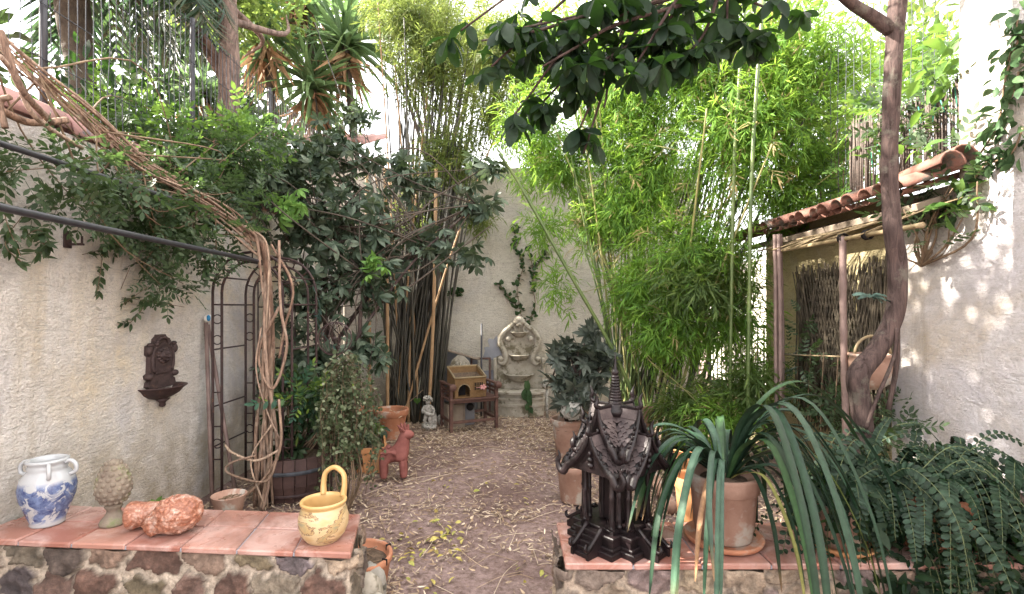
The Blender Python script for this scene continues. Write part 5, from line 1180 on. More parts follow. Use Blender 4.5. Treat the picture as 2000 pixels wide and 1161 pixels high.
for P in ([(530, 478, 4.1), (572, 560, 4.05), (556, 640, 4.05), (545, 700, 4.05)], [(545, 470, 4.1), (548, 600, 4.0), (560, 680, 4.0), (532, 760, 4.0), (505, 690, 4.05), (545, 600, 4.05)], [(545, 780, 4.0), (548, 870, 3.95), (520, 930, 3.95), (460, 985, 3.95)],
          [(545, 880, 3.95), (500, 900, 3.95), (455, 885, 3.95), (440, 870, 4.0)], [(500, 890, 3.95), (450, 905, 3.9), (447, 925, 3.9), (520, 940, 3.9), (545, 880, 3.95)], [(530, 830, 3.95), (490, 900, 3.95), (515, 985, 3.9)], [(510, 640, 4.05), (500, 720, 4.0), (520, 800, 4.0), (548, 860, 4.0)]):
    tube(mb, spline(P3(P), 7), R.uniform(.006, .014), 7)
mb.build('trunk', 'vinewood', vn, world=True)
bp = spline([(-2.0, 4.1, 2.05), (-2.1, 3.9, 2.24), (-2.2, 3.5, 2.38), (-2.28, 3.1, 2.50), (-2.33, 2.75, 2.66), (-2.42, 2.4, 2.88), (-2.6, 2.15, 3.3)], 10); mb = MB()
for k in range(15):
    ph = R.uniform(0, 6.28); tw = R.uniform(-1.6, 1.6); off = R.uniform(.02, .10); rr = R.uniform(.003, .010); P = []; n = len(bp); n0 = R.randint(0, 8); n1 = n - R.randint(0, 22)
    for i in range(n0, n1):
        t_ = i / n; o = off * (.7 + .5 * sin(4 * t_ + k)); a = ph + tw * 2 * pi * t_; P.append(bp[i] + np.array([o * cos(a) * .6, o * cos(a) * .5, o * sin(a)]))
    tube(mb, P, [rr * (1.05 - .4 * i / len(P)) * (1 + .3 * mnoise.noise(Vector((i * .5, k, 3)))) for i in range(len(P))], 7)
for P in ([(0, 215, 2.35), (60, 240, 2.5), (130, 235, 2.7)], [(0, 60, 2.25), (40, 170, 2.3), (100, 240, 2.5)], [(0, 110, 2.2), (30, 150, 2.3), (70, 230, 2.4), (160, 290, 2.8)], [(10, 250, 2.3), (0, 200, 2.3), (20, 190, 2.3)]): tube(mb, spline(P3(P), 6), R.uniform(.010, .02), 7)
mb.build('branch_bundle', 'vinewood', vn, world=True)
blobs = [(W(90, 300, 2.45), (.3, .12, .10)), (W(200, 350, 2.8), (.3, .15, .12)), (W(330, 400, 3.3), (.3, .15, .12)), (W(30, 330, 2.5), (.28, .2, .08)), (W(120, 400, 2.8), (.25, .2, .07)), (W(250, 430, 3.3), (.42, .3, .16)), (W(310, 500, 3.5), (.28, .2, .14)), (W(380, 450, 3.7), (.4, .25, .18)), (W(300, 350, 3.6), (.45, .25, .22)), (W(430, 400, 4.0), (.4, .25, .25)),
         (W(330, 560, 3.45), (.25, .15, .06)), (W(420, 500, 3.9), (.25, .2, .1)), (W(200, 330, 3.2), (.3, .2, .15)), (W(450, 300, 4.4), (.5, .3, .3)), (W(280, 305, 3.9), (.45, .2, .2)), (W(370, 305, 4.2), (.4, .2, .2)), (W(250, 215, 3.7), (.15, .1, .15))]
foliage('foliage', vn, PINN, 'l_jasmine', blobs, 1250, .155, 33, .75, up=-.1)
foliage('fresh_foliage', vn, PINN, 'l_fresh', [(W(290, 260, 3.9), (.3, .2, .2)), (W(480, 270, 4.4), (.35, .2, .2)), (W(350, 330, 3.9), (.3, .2, .15)), (W(200, 220, 3.7), (.2, .15, .15))], 200, .2, 34, .7, label='lighter green shoots above the bundle')
mb = MB()
for P in ([(255, 520, 3.4), (215, 610, 3.4), (170, 670, 3.35), (105, 708, 3.3)], [(290, 560, 3.4), (235, 600, 3.4), (200, 650, 3.35), (160, 680, 3.3)], [(205, 430, 3.2), (195, 540, 3.2), (172, 655, 3.2)], [(300, 575, 3.5), (255, 630, 3.45), (225, 625, 3.4)], [(45, 420, 2.7), (10, 475, 2.6), (50, 520, 2.6)], [(60, 470, 2.7), (90, 480, 2.7), (75, 500, 2.7)],
          [(20, 480, 2.6), (70, 450, 2.6), (90, 460, 2.6)], [(150, 500, 3.1), (190, 490, 3.1), (240, 470, 3.2)], [(400, 500, 3.9), (405, 560, 3.9)], [(360, 600, 3.5), (300, 590, 3.5), (230, 580, 3.4)], [(10, 390, 2.5), (12, 430, 2.5), (40, 500, 2.5)]):
    c = P3(P); st = MB(); tube(st, spline(c, 6), .0022, 5); st.build('dangling_stem', 'twig', vn, world=True); leafy_along(mb, LEAFS, c, 5 + len(P) * 9, .062, R, up=-.1, jit=.006, t0=.25)
mb.build('dangling_leaves', 'l_jasmine', vn, world=True)
st = MB()
for i in range(60):
    P, u = cloud(R, blobs, 1, .8); q = bp[R.randint(5, len(bp) - 8)]; limb(st, q, P[0], .006, .0025, R, .15, 5, 5)
st.build('twigs', 'twig', vn, world=True)

# --- umbrella tree (schefflera)
um = thing('umbrella_tree', 'dark umbrella tree with seven fingered leaves behind the garden arch', 'tree', (-1.85, 5.2, 0)); R = rnd(41)
ub = [(W(640, 440, 5.3), (.70, .4, .55)), (W(600, 590, 5.1), (.45, .3, .45)), (W(720, 540, 5.3), (.42, .3, .40)), (W(830, 480, 5.5), (.50, .25, .22)), (W(930, 400, 5.6), (.36, .22, .22)), (W(900, 500, 5.5), (.42, .2, .14)), (W(560, 330, 5.2), (.5, .35, .4)), (W(480, 370, 4.9), (.4, .3, .35)),
      (W(660, 300, 5.5), (.45, .3, .4)), (W(790, 350, 5.7), (.45, .25, .3)), (W(620, 700, 5.0), (.42, .25, .30)), (W(560, 740, 4.9), (.3, .2, .3)), (W(720, 690, 5.2), (.22, .2, .25)), (W(690, 230, 5.8), (.25, .2, .2)), (W(950, 320, 5.6), (.22, .2, .14))]
foliage('foliage', um, PALM8, 'l_scheff', ub, 900, .285, 42, .55, up=.2, nup=.9)
foliage('new_leaves', um, PALM8, 'l_scheff_new', [(W(730, 510, 4.95), (.16, .1, .16)), (W(968, 462, 5.3), (.12, .08, .05)), (W(560, 400, 4.8), (.3, .1, .2)), (W(500, 250, 5.0), (.4, .2, .2))], 46, .25, 43, .8, label='bright green new leaves')
mb = MB()
for i, (x, y, r) in enumerate(((-1.95, 5.25, .035), (-1.75, 5.35, .03), (-1.6, 5.15, .028), (-2.1, 5.4, .03), (-1.85, 5.05, .02))):
    top = ub[i][0]; tube(mb, spline([(x, y, 0), (x + .05, y, .8), (top + np.array([x, y, .8])) / 2 + [0, 0, .2], top], 8), [r, r * .8, r * .5], 8)
mb.build('stems', 'bark', um, world=True); mb = MB()
for i in range(90):
    P, u = cloud(R, ub, 1, .7); q = ub[R.randint(0, 5)][0]; limb(mb, q, P[0], .010, .004, R, .12, 5, 5)
tube(mb, spline(P3([(720, 600, 5.2), (800, 560, 5.3), (880, 500, 5.4), (960, 440, 5.4)]), 6), [.014, .006], 6)
tube(mb, spline(P3([(640, 480, 5.3), (780, 440, 5.4), (860, 380, 5.5), (960, 320, 5.6)]), 6), [.014, .006], 6)
mb.build('branches', 'bark_dark', um, world=True)

# --- bamboo clumps
def clump(root, base, br, tips, n, r, mats, seed, n_nodes=9):
    R = rnd(seed); base = np.array(base, float)
    for i in range(n):
        a = R.uniform(0, 2 * pi); rr = br * R.uniform(0, 1) ** .5; b = base + [rr * cos(a) * 1.0, rr * sin(a) * .7, 0]; c, s_ = tips[R.randint(len(tips))]
        tip = np.array(c) + R.normal(size=3) * np.array(s_); m = b + (tip - b) * .45; m[2] += .25 * (tip[2] - b[2]) * .25; q = R.uniform(.7, 1.15) * r
        P = spline([b, m, tip], 14); rad = [q * (1.13 if (k % 4) == 0 else 1) * (1 - .6 * k / len(P)) for k in range(len(P))]
        mb = MB(); tube(mb, P, rad, 7); mb.build('culm', mats[R.randint(len(mats))], root, world=True)
bk = thing('bamboo_clump', 'clump of black and tan bamboo canes at the back left corner', 'bamboo', (-1.42, 7.2, 0))
tips = [(W(770, 60, 7.3), (.35, .15, .5)), (W(860, 80, 7.2), (.35, .15, .5)), (W(940, 150, 7.1), (.25, .15, .3)), (W(700, 330, 7.3), (.2, .15, .3)), (W(820, 250, 7.4), (.3, .1, .4)), (W(900, 330, 7.2), (.12, .1, .3))]
clump(bk, (-1.42, 7.25, 0), .40, tips, 92, .019, ['culm_black'] * 5 + ['culm_tan'] * 1, 51)
for px0, px1 in ((757, 752), (722, 716), (838, 852)):
    mb = MB(); P = spline(P3([(px0, 805, 6.85), ((px0 + px1) / 2 + 2, 600, 6.85), (px1, 330, 6.9)]), 14); tube(mb, P, [.022 * (1.12 if k % 4 == 0 else 1) for k in range(len(P))], 9); mb.build('culm', 'culm_tan', bk, world=True, label='thick tan cane')
yb = [(W(1030, 130, 6.9), (.5, .3, .9)), (W(1060, 280, 7.0), (.35, .25, .35)), (W(850, 120, 7.2), (.75, .5, .75)), (W(880, 300, 7.2), (.55, .4, .5)), (W(960, 220, 7.0), (.4, .3, .5)), (W(800, 30, 7.2), (.7, .4, .5)), (W(830, 420, 7.3), (.4, .25, .35)), (W(930, 420, 7.4), (.25, .2, .25)), (W(980, 80, 6.8), (.5, .3, .5))]
foliage('foliage', bk, BSPRAY, 'l_bamboo_y', yb, 6600, .125, 52, .7, up=-.3, droop=.2)
gr = thing('bamboo_clump', 'tall bright green leafy bamboo clump on the right of the path', 'bamboo', (1.45, 5.9, 0))
tips = [(W(1150, 60, 6.0), (.4, .3, .4)), (W(1300, 20, 5.7), (.4, .3, .4)), (W(1420, 60, 5.4), (.4, .3, .4)), (W(1100, 250, 6.2), (.2, .3, .3)), (W(1520, 150, 5.2), (.3, .3, .5)), (W(1250, 250, 6), (.4, .3, .4)), (W(1240, 100, 6.2), (.3, .3, .5)), (W(1450, 350, 5.4), (.3, .2, .3))]
clump(gr, (1.42, 5.9, .3), .30, tips, 60, .014, ['culm_green', 'culm_green', 'culm_olive', 'culm_black'], 53)
clump(gr, (1.75, 5.7, 0), .35, tips[2:3] + tips[4:5] + tips[7:], 22, .016, ['culm_green', 'culm_olive', 'culm_black'], 57)
for P, r in (([(1252, 815, 5.4), (1200, 690, 5.3), (1110, 530, 5.2), (1020, 370, 5.1), (975, 300, 5.0)], .022), ([(1228, 800, 5.6), (1180, 600, 5.7), (1140, 430, 5.8), (1120, 330, 5.9)], .013), ([(1218, 800, 5.7), (1165, 560, 5.8), (1110, 400, 6)], .011)):
    mb = MB(); C = spline(P3(P), 9); tube(mb, C, [r * (1.12 if k % 5 == 0 else 1) * (1 - .4 * k / len(C)) for k in range(len(C))], 9); mb.build('culm', 'culm_green', gr, world=True, label='long cane leaning to the left' if r > .02 else None)
for px, py, Y in ((1460, 880, 4.75), (1425, 885, 4.9)):
    mb = MB(); C = spline(P3([(px, py, Y), (px + 3, 600, Y), (px + 10, 300, Y), (px + 30, 0, Y)]), 10); tube(mb, C, [.017 * (1.12 if k % 5 == 0 else 1) for k in range(len(C))], 9); mb.build('culm', 'culm_green', gr, world=True)
gb = [(W(1240, 560, 5.5), (.35, .3, .35)), (W(1210, 420, 5.8), (.35, .3, .4)), (W(1320, 120, 5.6), (1.0, .6, .8)), (W(1460, 250, 5.2), (.75, .5, .8)), (W(1260, 330, 5.8), (.6, .5, .8)), (W(1360, 500, 5.4), (.75, .45, .55)), (W(1310, 640, 5.3), (.48, .35, .40)), (W(1190, 200, 6.2), (.5, .4, .8)), (W(1160, 420, 6.1), (.3, .3, .5)), (W(1430, 620, 5.2), (.4, .3, .35)),
      (W(1530, 120, 5.2), (.5, .4, .7)), (W(1400, 820, 4.9), (.4, .3, .28)), (W(1540, 380, 5.2), (.3, .3, .4)), (W(1110, 320, 6.2), (.35, .3, .4))]
foliage('foliage', gr, BSPRAY, 'l_bamboo', gb, 14500, .13, 54, .7, up=-.35, droop=.15)
foliage('sparse_foliage', gr, BSPRAY, 'l_bamboo', [(W(1050, 230, 6.0), (.4, .3, .7)), (W(1080, 60, 6.0), (.5, .3, .4)), (W(1050, 330, 6.3), (.45, .3, .3)), (W(1000, 250, 6.4), (.25, .3, .4)), (W(1640, 130, 5.2), (.6, .4, .8)), (W(1620, 330, 5.3), (.4, .3, .4)), (W(1060, 440, 5.6), (.3, .2, .35)), (W(1090, 560, 5.5), (.25, .2, .3)), (W(1800, 120, 5.5), (.6, .4, .5)), (W(1480, 720, 5.2), (.3, .3, .3)), (W(1350, 900, 4.9), (.3, .2, .15))], 3000, .13, 55, .9, up=-.3)
foliage('low_foliage', gr, BSPRAY, 'l_tree', [(W(1380, 560, 5.1), (.6, .2, .45)), (W(1450, 760, 5.0), (.35, .3, .35)), (W(1330, 800, 5.1), (.3, .2, .25))], 1200, .15, 56, .8, up=-.3)

foliage('dry_sprays', gr, BSPRAY, 'l_drybamboo', gb, 750, .13, 58, .7, up=-.5)
mb = MB(); R = rnd(59)
for c, rr in gb:
    mb = MB()
    for k in range(11):
        b = np.array(c) + R.normal(size=3) * np.array(rr) * .35; e_ = b + R.normal(size=3) * [.28, .2, .2] + [0, 0, .12]; limb(mb, b, e_, .0045, .0018, R, .06, 5, 4)
    mb.build('side_branches', 'culm_olive', gr, world=True)
# --- tree on the right with bent trunk and overhanging branch
tr = thing('bent_tree', 'tree with a crooked grey trunk on the right, its dark leaves hanging in overhead', 'tree', (2.08, 2.95, 0))
TY = 2.95; mb = MB(); C = P3([(1705, 1020, TY), (1690, 900, TY), (1682, 800, TY), (1676, 735, TY), (1712, 685, TY), (1748, 610, TY), (1752, 520, TY), (1742, 430, TY), (1737, 330, TY), (1740, 230, TY), (1745, 120, TY), (1752, 20, TY), (1765, -150, TY), (1740, -320, TY)])
C[0][2] = 0; C = spline(C, 14); R = rnd(61)
tube(mb, C, [.065, .052, .054, .060, .052, .048, .049, .046, .041, .043, .045, .047, .045, .04], 22)
for v in mb.v: 
    for i in range(len(v)): v[i] += np.array([1, 1, 0]) * (.014 * mnoise.noise(Vector(v[i] * 7)) + .006 * mnoise.noise(Vector(v[i] * np.array([40, 40, 9])))) 
tube(mb, spline(P3([(1742, 60, TY), (1700, 30, TY), (1655, 0, TY - .05), (1560, -90, TY - .2)]) + [np.array([1.05, 2.3, 3.35]), np.array([.75, 2.1, 3.05])], 6), [.04, .032, .028, .022, .018], 10)
for q, rr in () and ((W(1722, 665, 2.9), .03), (W(1738, 500, 2.905), .022), (W(1730, 330, 2.91), .02), (W(1752, 90, 2.91), .026), (W(1680, 780, 2.89), .028)): ellipsoid(mb, q, (rr, rr, rr * 1.3), None, 16, 12, disp=lambda v: 1 + .2 * mnoise.fractal(Vector(v * 2), 1, 2, 3))
mb.build('trunk', 'bark', tr, world=True); mb = MB()
tube(mb, spline(P3([(1690, 840, 2.9), (1712, 780, 2.88), (1745, 700, 2.9), (1752, 640, 2.9)]), 6), [.012, .010, .008], 8); tube(mb, spline(P3([(1735, 800, 2.98), (1752, 700, 2.98), (1752, 560, 3.0)]), 6), [.014, .014, .01], 8); mb.build('side_stem', 'bark', tr, world=True)
ob = [(W(1000, 60, 1.95), (.20, .18, .14)), (W(1120, 70, 1.95), (.26, .2, .15)), (W(1270, 60, 1.95), (.30, .2, .15)), (W(1420, 50, 2.0), (.26, .2, .13)), (W(1130, 150, 1.95), (.22, .15, .12)), (W(1240, 130, 1.9), (.15, .12, .10)), (W(1060, 200, 2.0), (.20, .1, .08)), (W(1130, 255, 2.0), (.10, .08, .09)), (W(1140, 300, 2.0), (.05, .05, .05)), (W(960, 130, 1.95), (.10, .08, .10)), (W(900, 60, 2.0), (.08, .06, .06)), (W(1180, 210, 1.95), (.07, .05, .06)), (W(1530, 30, 2.05), (.08, .06, .06)), (W(1000, 230, 2.0), (.06, .05, .05)), (W(1340, 110, 1.95), (.12, .1, .07)), (W(1470, 70, 1.95), (.12, .1, .08)),
      (np.array([.6, 2.0, 3.05]), (.7, .5, .28))]
mb = MB(); P, u = cloud(R, ob, 250, .75); P = P[(P[:, 2] < 3.25)]; 
for q in P:  # whorls of hanging leaves
    k = R.randint(4, 8); a = R.uniform(0, 6.28) + np.arange(k) * 2 * pi / k; d = np.c_[np.cos(a) * .7, np.sin(a) * .7, R.uniform(-1.3, .1, k)]; inst(mb, OBOV, np.tile(q, (k, 1)), d, np.c_[R.normal(0, .5, (k, 2)), np.ones(k)], R.uniform(.06, .125, k))
mb.build('overhead_leaves', 'l_over', tr, world=True); mb = MB(); root = np.array([.75, 2.1, 3.05])
for c, _ in ob[:15]: limb(mb, root + R.normal(0, .12, 3), c, .009, .004, R, .08, 6, 6)
tube(mb, spline(P3([(940, 80, 1.95), (1050, 60, 1.95), (1150, 30, 1.95), (1300, 0, 1.95), (1400, -40, 2.0)]), 6), [.004, .008, .010], 6); tube(mb, spline(P3([(1060, 130, 1.9), (1130, 90, 1.9), (1200, 50, 1.9), (1330, 10, 1.9)]), 6), [.004, .008], 6)
mb.build('twigs', 'bark', tr, world=True)
foliage('crown', tr, LEAFB, 'l_over', [((1.9, 2.7, 4.4), (.9, .9, .5)), ((1.0, 2.3, 4.1), (.9, .9, .4)), ((.1, 2.2, 4.0), (.8, .9, .35)), ((2.2, 3.6, 4.6), (.6, .8, .5))], 550, .13, 64, .8)  # unseen crown above the view, added to shade foreground and right wall
mb = MB()
for q, k in ((W(1700, 578, 2.82), 11),):
    a = np.arange(k) * 2 * pi / k + .3; inst(mb, OBOV, np.tile(q, (k, 1)), np.c_[np.cos(a), np.sin(a) * .6, R.uniform(-.3, .3, k)], np.c_[R.normal(0, .2, k), -.6 * np.ones(k), np.ones(k)], R.uniform(.07, .10, k))
tube(mb, [W(1742, 590, 2.95), W(1700, 578, 2.82)], .004, 5); mb.build('trunk_sprig', 'l_blue', tr, world=True, label='small bluish leaf rosette sprouting from the trunk')

# --- trees outside the left wall
def outside_tree(name, label, base, top, r, mat, blobs, leaf, lmat, n, s, seed):
    t = thing(name, label, 'tree', base, group='trees beyond the left wall'); R = rnd(seed); mb = MB(); b = np.array(base, float); tp_ = np.array(top, float)
    C = spline([b, b + (tp_ - b) * .35 + R.normal(size=3) * [.08, .08, 0], b + (tp_ - b) * .7 + R.normal(size=3) * [.08, .08, 0], tp_], 8); tube(mb, C, [r * 1.15, r, r * .9, r * .7], 14)
    v = mb.v[0]
    for i in range(len(v)): v[i] += np.array([1, 1, 0]) * r * .18 * mnoise.noise(Vector(v[i] * 5))
    mb.build('trunk', mat, t, world=True); mb = MB()
    for c, rr in blobs:
        for k in range(4): limb(mb, tp_ - (tp_ - b) * R.uniform(0, .25), np.array(c) + R.normal(size=3) * np.array(rr) * .5, r * .4, r * .1, R, .12, 6, 5)
    mb.build('limbs', mat, t, world=True); foliage('crown', t, leaf, lmat, blobs, n, s, seed + 1, .6); return t
outside_tree('broadleaf_tree', 'tree with a thick pinkish flaky trunk rising beyond the wire fence', (-3.06, 5.42, -.02), (-3.0, 5.4, 5.2), .115, 'bark_pale', [((-3.2, 5.0, 5.9), (1.1, 1.1, .6)), ((-3.7, 6.8, 5.7), (1.0, .8, .6))], LEAFS, 'l_tree', 3200, .13, 71)  # trunk is seen; crown mostly above view, leaves put there for shade
outside_tree('broadleaf_tree', 'leafy tree beyond the left wall nearest the viewer, added mostly out of view for shade', (-3.7, 2.2, -.02), (-3.6, 2.1, 4.9), .09, 'bark_dark', [((-3.6, 2.2, 5.6), (1.2, 1.6, 1.3)), ((-3.6, .6, 5.4), (1.0, 1.2, 1.3)), ((-3.6, 3.6, 5.7), (1.0, 1.0, 1.1)), ((-4.2, 4.0, 3.6), (.3, .4, .3)), ((-3.6, 1.8, 4.3), (.9, 1.0, .6))], LEAFS, 'l_jasmine', 5200, .20, 73)  # crowns added out of view to shade the right wall and leave dapples
t = thing('hedge', 'dark climbing hedge growing up the outside of the left wire fence', 'hedge', (-3.2, 5.0, -.02)); hbl = [((-3.25, 4.1, 3.0), (.25, .6, .75)), ((-3.3, 5.2, 3.1), (.3, .8, .9)), ((-3.4, 6.6, 3.0), (.3, .9, .7))]
foliage('foliage', t, LEAFS, 'l_over', hbl, 2600, .12, 171, .8); mb = MB(); R = rnd(172)
for i in range(9): limb(mb, (-3.25, 3.8 + i * .35, -.02), (-3.3, 3.8 + i * .35 + R.normal(0, .2), 3.2), .03, .012, R, .03, 6, 6); mb.build('stem', 'bark_dark', t, world=True); mb = MB()
# palm
pm = thing('palm_tree', 'dark palm with drooping ragged fronds beyond the left wall fence', 'palm', (-4.05, 5.0, -.02), group='trees beyond the left wall'); R = rnd(75); mb = MB(); tube(mb, spline([(-4.05, 5.0, -.02), (-4.0, 5.0, 2.0), (-4.1, 4.85, 3.9), (-4.15, 4.75, 5.1)], 10), [.14, .11, .12, .16], 14)
for v in mb.v:
    for i in range(len(v)): v[i] += .02 * mnoise.noise(Vector(v[i] * 12))
mb.build('trunk', 'bark_dark', pm, world=True); c0 = np.array([-4.15, 4.75, 5.1])
FR = MB(); VV = []
for i in range(34):
    a = R.uniform(0, 6.28); el = R.uniform(-.7, .9); L = R.uniform(1.0, 1.55); h = np.array([cos(a), sin(a), 0]); C = [c0, c0 + h * L * .35 * cos(el) + [0, 0, L * .3 * sin(el) + .15], c0 + h * L * .75 + [0, 0, L * .25 * sin(el) - .1], c0 + h * L * .95 + [0, 0, L * .1 * sin(el) - .75]]
    C = spline(C, 9); tube(FR, C, [.014, .003], 5); n = len(C)
    for s_ in (-1, 1):
        k = np.repeat(np.arange(4, n - 1), 2); tg = unit(C[k + 1] - C[k]); sd_ = unit(np.cross(tg, [0, 0, 1])) * s_; m_ = len(k)
        inst(FR, SWORD, C[k] + R.normal(0, .006, (m_, 3)), unit(sd_ + tg * .8 + np.array([0, 0, -.45]) + R.normal(0, .1, (m_, 3))), np.cross(sd_, tg) + R.normal(0, .2, (m_, 3)), R.uniform(.3, .45, m_))
FR.build('fronds', 'l_palm', pm, world=True)
# yuccas
def yucca(label, base, heads, seed):
    t = thing('yucca', label, 'yucca', base, group='sword leaved plants beyond the wall'); R = rnd(seed)
    for hd, s in heads:
        mb = MB(); b = np.array(base, float); tube(mb, spline([b, (b + hd) / 2 + R.normal(0, .1, 3), hd], 8), [.09, .075, .06], 10); mb.build('stem', 'bark_dark', t, world=True)
        n = 95; u = unit(R.normal(size=(n, 3)) + [0, 0, .35]); mb = MB(); inst(mb, SWORD, np.tile(hd, (n, 1)) + u * .04 + R.normal(0, .03, (n, 3)), u, rdir(R, n, 1.5), s * R.uniform(.7, 1.1, n)); mb.build('rosette', 'l_yucca', t, world=True)
        n = 45; u = unit(R.normal(size=(n, 3)) * [.5, .5, .3] + [0, 0, -1]); mb = MB(); inst(mb, SWORD, np.tile(hd, (n, 1)) - [0, 0, .12] + u * .05, u, rdir(R, n, .2), s * .8 * R.uniform(.7, 1.1, n)); mb.build('dead_skirt', 'l_dead', t, world=True)
yucca('yucca with a wide sword leaf head and dead skirt right of the flaky trunk', (-3.2, 8.6, -.02), [(W(520, 60, 8.0), 1.35), (W(610, 170, 8.2), 1.1)], 81)
yucca('yucca with the rightmost sword leaf head beside the white sky gap', (-2.5, 8.9, -.02), [(W(675, 90, 8.5), 1.25), (W(590, -20, 8.5), 1.2)], 83)
yucca('yucca half hidden low behind the fence, left of the flaky trunk', (-5.0, 8.3, -.02), [(W(400, 180, 8.2), .8)], 85)
# far trees
def far_tree(label, base, h, blobs, n, seed, lm='l_tree', s=.2):
    t = thing('background_tree', label, 'tree', base, group='trees behind the garden'); R = rnd(seed); mb = MB(); b = np.array(base, float); tube(mb, spline([b, b + [.1, 0, h * .5], b + [0, 0, h]], 6), [.14, .1, .06], 9)
    for c, rr in blobs:
        for k in range(3): limb(mb, b + [0, 0, h * .8], np.array(c) + R.normal(size=3) * np.array(rr) * .4, .05, .015, R, .1, 5, 5)
    mb.build('trunk', 'bark_dark', t, world=True); foliage('crown', t, BSPRAY if lm == 'l_bamboo_y' else LEAFS, lm, blobs, n, s, seed + 1, .6)
far_tree('loose yellow green tree behind the back wall, left of its middle', (-1.6, 11, -.02), 5, [(W(850, 40, 11), (1.3, .8, 1.0)), (W(960, 120, 10.6), (1.1, .7, .8)), (W(740, 20, 11), (1.0, .6, .6))], 2400, 91, 'l_bamboo_y', .22)
far_tree('dark dense tree filling the gap behind the palm and yuccas', (-6.5, 10, -.02), 5, [(W(330, 80, 10), (1.6, 1, 1.6)), (W(480, 230, 10.5), (1.4, .8, .9)), (W(600, 60, 11), (1.2, .8, 1.0))], 2600, 93, 'l_jasmine', .26)
far_tree('airy tree behind the right fence against bright sky', (5.6, 9, -.02), 5, [(W(1640, 200, 8.5), (1.0, .8, 1.0)), (W(1780, 80, 8), (.9, .7, .7)), (W(1500, 60, 9), (1.2, .8, 1.0))], 1500, 95, 'l_tree', .2)
far_tree('thin leaved tree behind the green bamboo and back wall', (2.4, 10.5, -.02), 5, [(W(1150, 100, 10), (1.2, .8, 1.0)), (W(1330, 60, 10), (1.3, .8, 1.2))], 1500, 97, 'l_tree', .2)

# --- potted shrub right of the fountain
sh = thing('potted_shrub', 'grey green shrub with long broad leaves in the pot right of the fountain', 'shrub', (.60, 5.45, .33)); R = rnd(101)
sb = [(W(1125, 740, 5.35), (.34, .28, .26)), (W(1165, 700, 5.4), (.26, .22, .22)), (W(1105, 690, 5.4), (.2, .2, .12)), (W(1150, 655, 5.5), (.16, .15, .12)), (W(1120, 790, 5.2), (.24, .2, .12))]
P, u = cloud(R, sb, 105, .7); mb = MB()
for q in P:
    k = 10; a = R.uniform(0, 6.28) + np.arange(k) * 2.4; ax = rdir(R, 1, .6)[0]; s1 = unit(np.cross(ax, [1, .2, .1])); s2 = np.cross(ax, s1); d = np.array([s1 * cos(b) + s2 * sin(b) + ax * R.uniform(0, .8) for b in a]); inst(mb, blade([.1, .8, 1, .7, 0], .30, .25, .15), np.tile(q, (k, 1)), d, np.tile(ax, (k, 1)), R.uniform(.12, .20, k))
mb.build('foliage', 'l_rubber', sh, world=True); mb = MB()
for q in P[::2]: limb(mb, (.60, 5.45, .33), q, .012, .006, R, .08, 6, 5)
mb.build('stems', 'bark', sh, world=True)
# palm like fan plant behind temple spire
fp = thing('fan_plant', 'small pale striped fan leaf plant behind the temple spire', 'plant', (1.05, 6.3, .33)); mb = MB(); R = rnd(103)
for q, n in ((W(1215, 765, 6.1), 16), (W(1190, 720, 6.2), 12)):
    a = np.linspace(-2.6, 2.6, n); inst(mb, blade([.4, 1, .8, 0], .09, .2), np.tile(q, (n, 1)), np.c_[np.sin(a), -.5 * np.ones(n), np.cos(a)], np.tile([0, -1, .3], (n, 1)), R.uniform(.16, .22, n)); tube(mb, [(1.05, 6.3, .33), q], .005, 5)
mb.build('leaves', 'l_rubber', fp, world=True)

# --- barrel shrub
au = thing('barrel_shrub', 'spotted dark green shrub with yellow new leaves growing in the half barrel', 'shrub', (-1.88, 4.42, .3)); R = rnd(105)
ab = [(W(590, 760, 4.45), (.28, .2, .22)), (W(570, 830, 4.4), (.26, .2, .16)), (W(640, 790, 4.5), (.2, .2, .2)), (W(560, 880, 4.35), (.22, .15, .08))]
foliage('foliage', au, PALM6, 'l_jasmine', ab, 230, .20, 106, .6); foliage('spotted_leaves', au, PINN, 'l_aucuba', [(W(590, 775, 4.25), (.18, .1, .15))], 34, .22, 107, .9); mb = MB()
P, u = cloud(R, ab, 20, .7)
for q in P: limb(mb, (-1.88 + R.uniform(-.1, .1), 4.42, .3), q, .008, .004, R, .1, 5, 5)
mb.build('stems', 'twig', au, world=True)
# --- ivy on tripod with wire spinner
iv = thing('ivy_plant', 'variegated ivy hanging like a column over a tripod beside the path', 'ivy', (-1.33, 4.05, 0)); R = rnd(109); mb = MB(); st = MB()
for i in range(85):
    a = R.uniform(0, 6.28); r = R.uniform(.03, .24) * (1 + .3 * sin(3 * a)); z1 = R.uniform(.65, 1.28); z0 = R.uniform(.08, .7); C = [(-1.33 + .03 * cos(a), 4.05 + .03 * sin(a), z1), (-1.33 + r * cos(a), 4.05 + r * sin(a), z1 - .1), (-1.33 + r * 1.15 * cos(a) + .02, 4.05 + r * sin(a), (z0 + z1) / 2), (-1.33 + r * .95 * cos(a), 4.05 + r * sin(a), z0)]
    tube(st, spline(C, 4), .002, 4); leafy_along(mb, IVY, C, 44, .032, R, 1.3, -.1, .02, .05)
mb.build('foliage', 'l_ivy', iv, world=True)
for i in range(12):
    a = R.uniform(0, 6.28); tube(st, spline([(-1.28, 4.0, 0), (-1.28 + .1 * cos(a), 4.0 + .1 * sin(a), .3), (-1.33, 4.05, .8)], 5), .005, 5)
st.build('stems', 'twig', iv, world=True)
sp = thing('wire_spinner', 'rusty wire sphere spinner on a stake above the variegated ivy', 'garden spinner', (-1.40, 4.05, 0)); mb = MB(); cz = np.array([-1.40, 4.05, 1.35]); r = .13
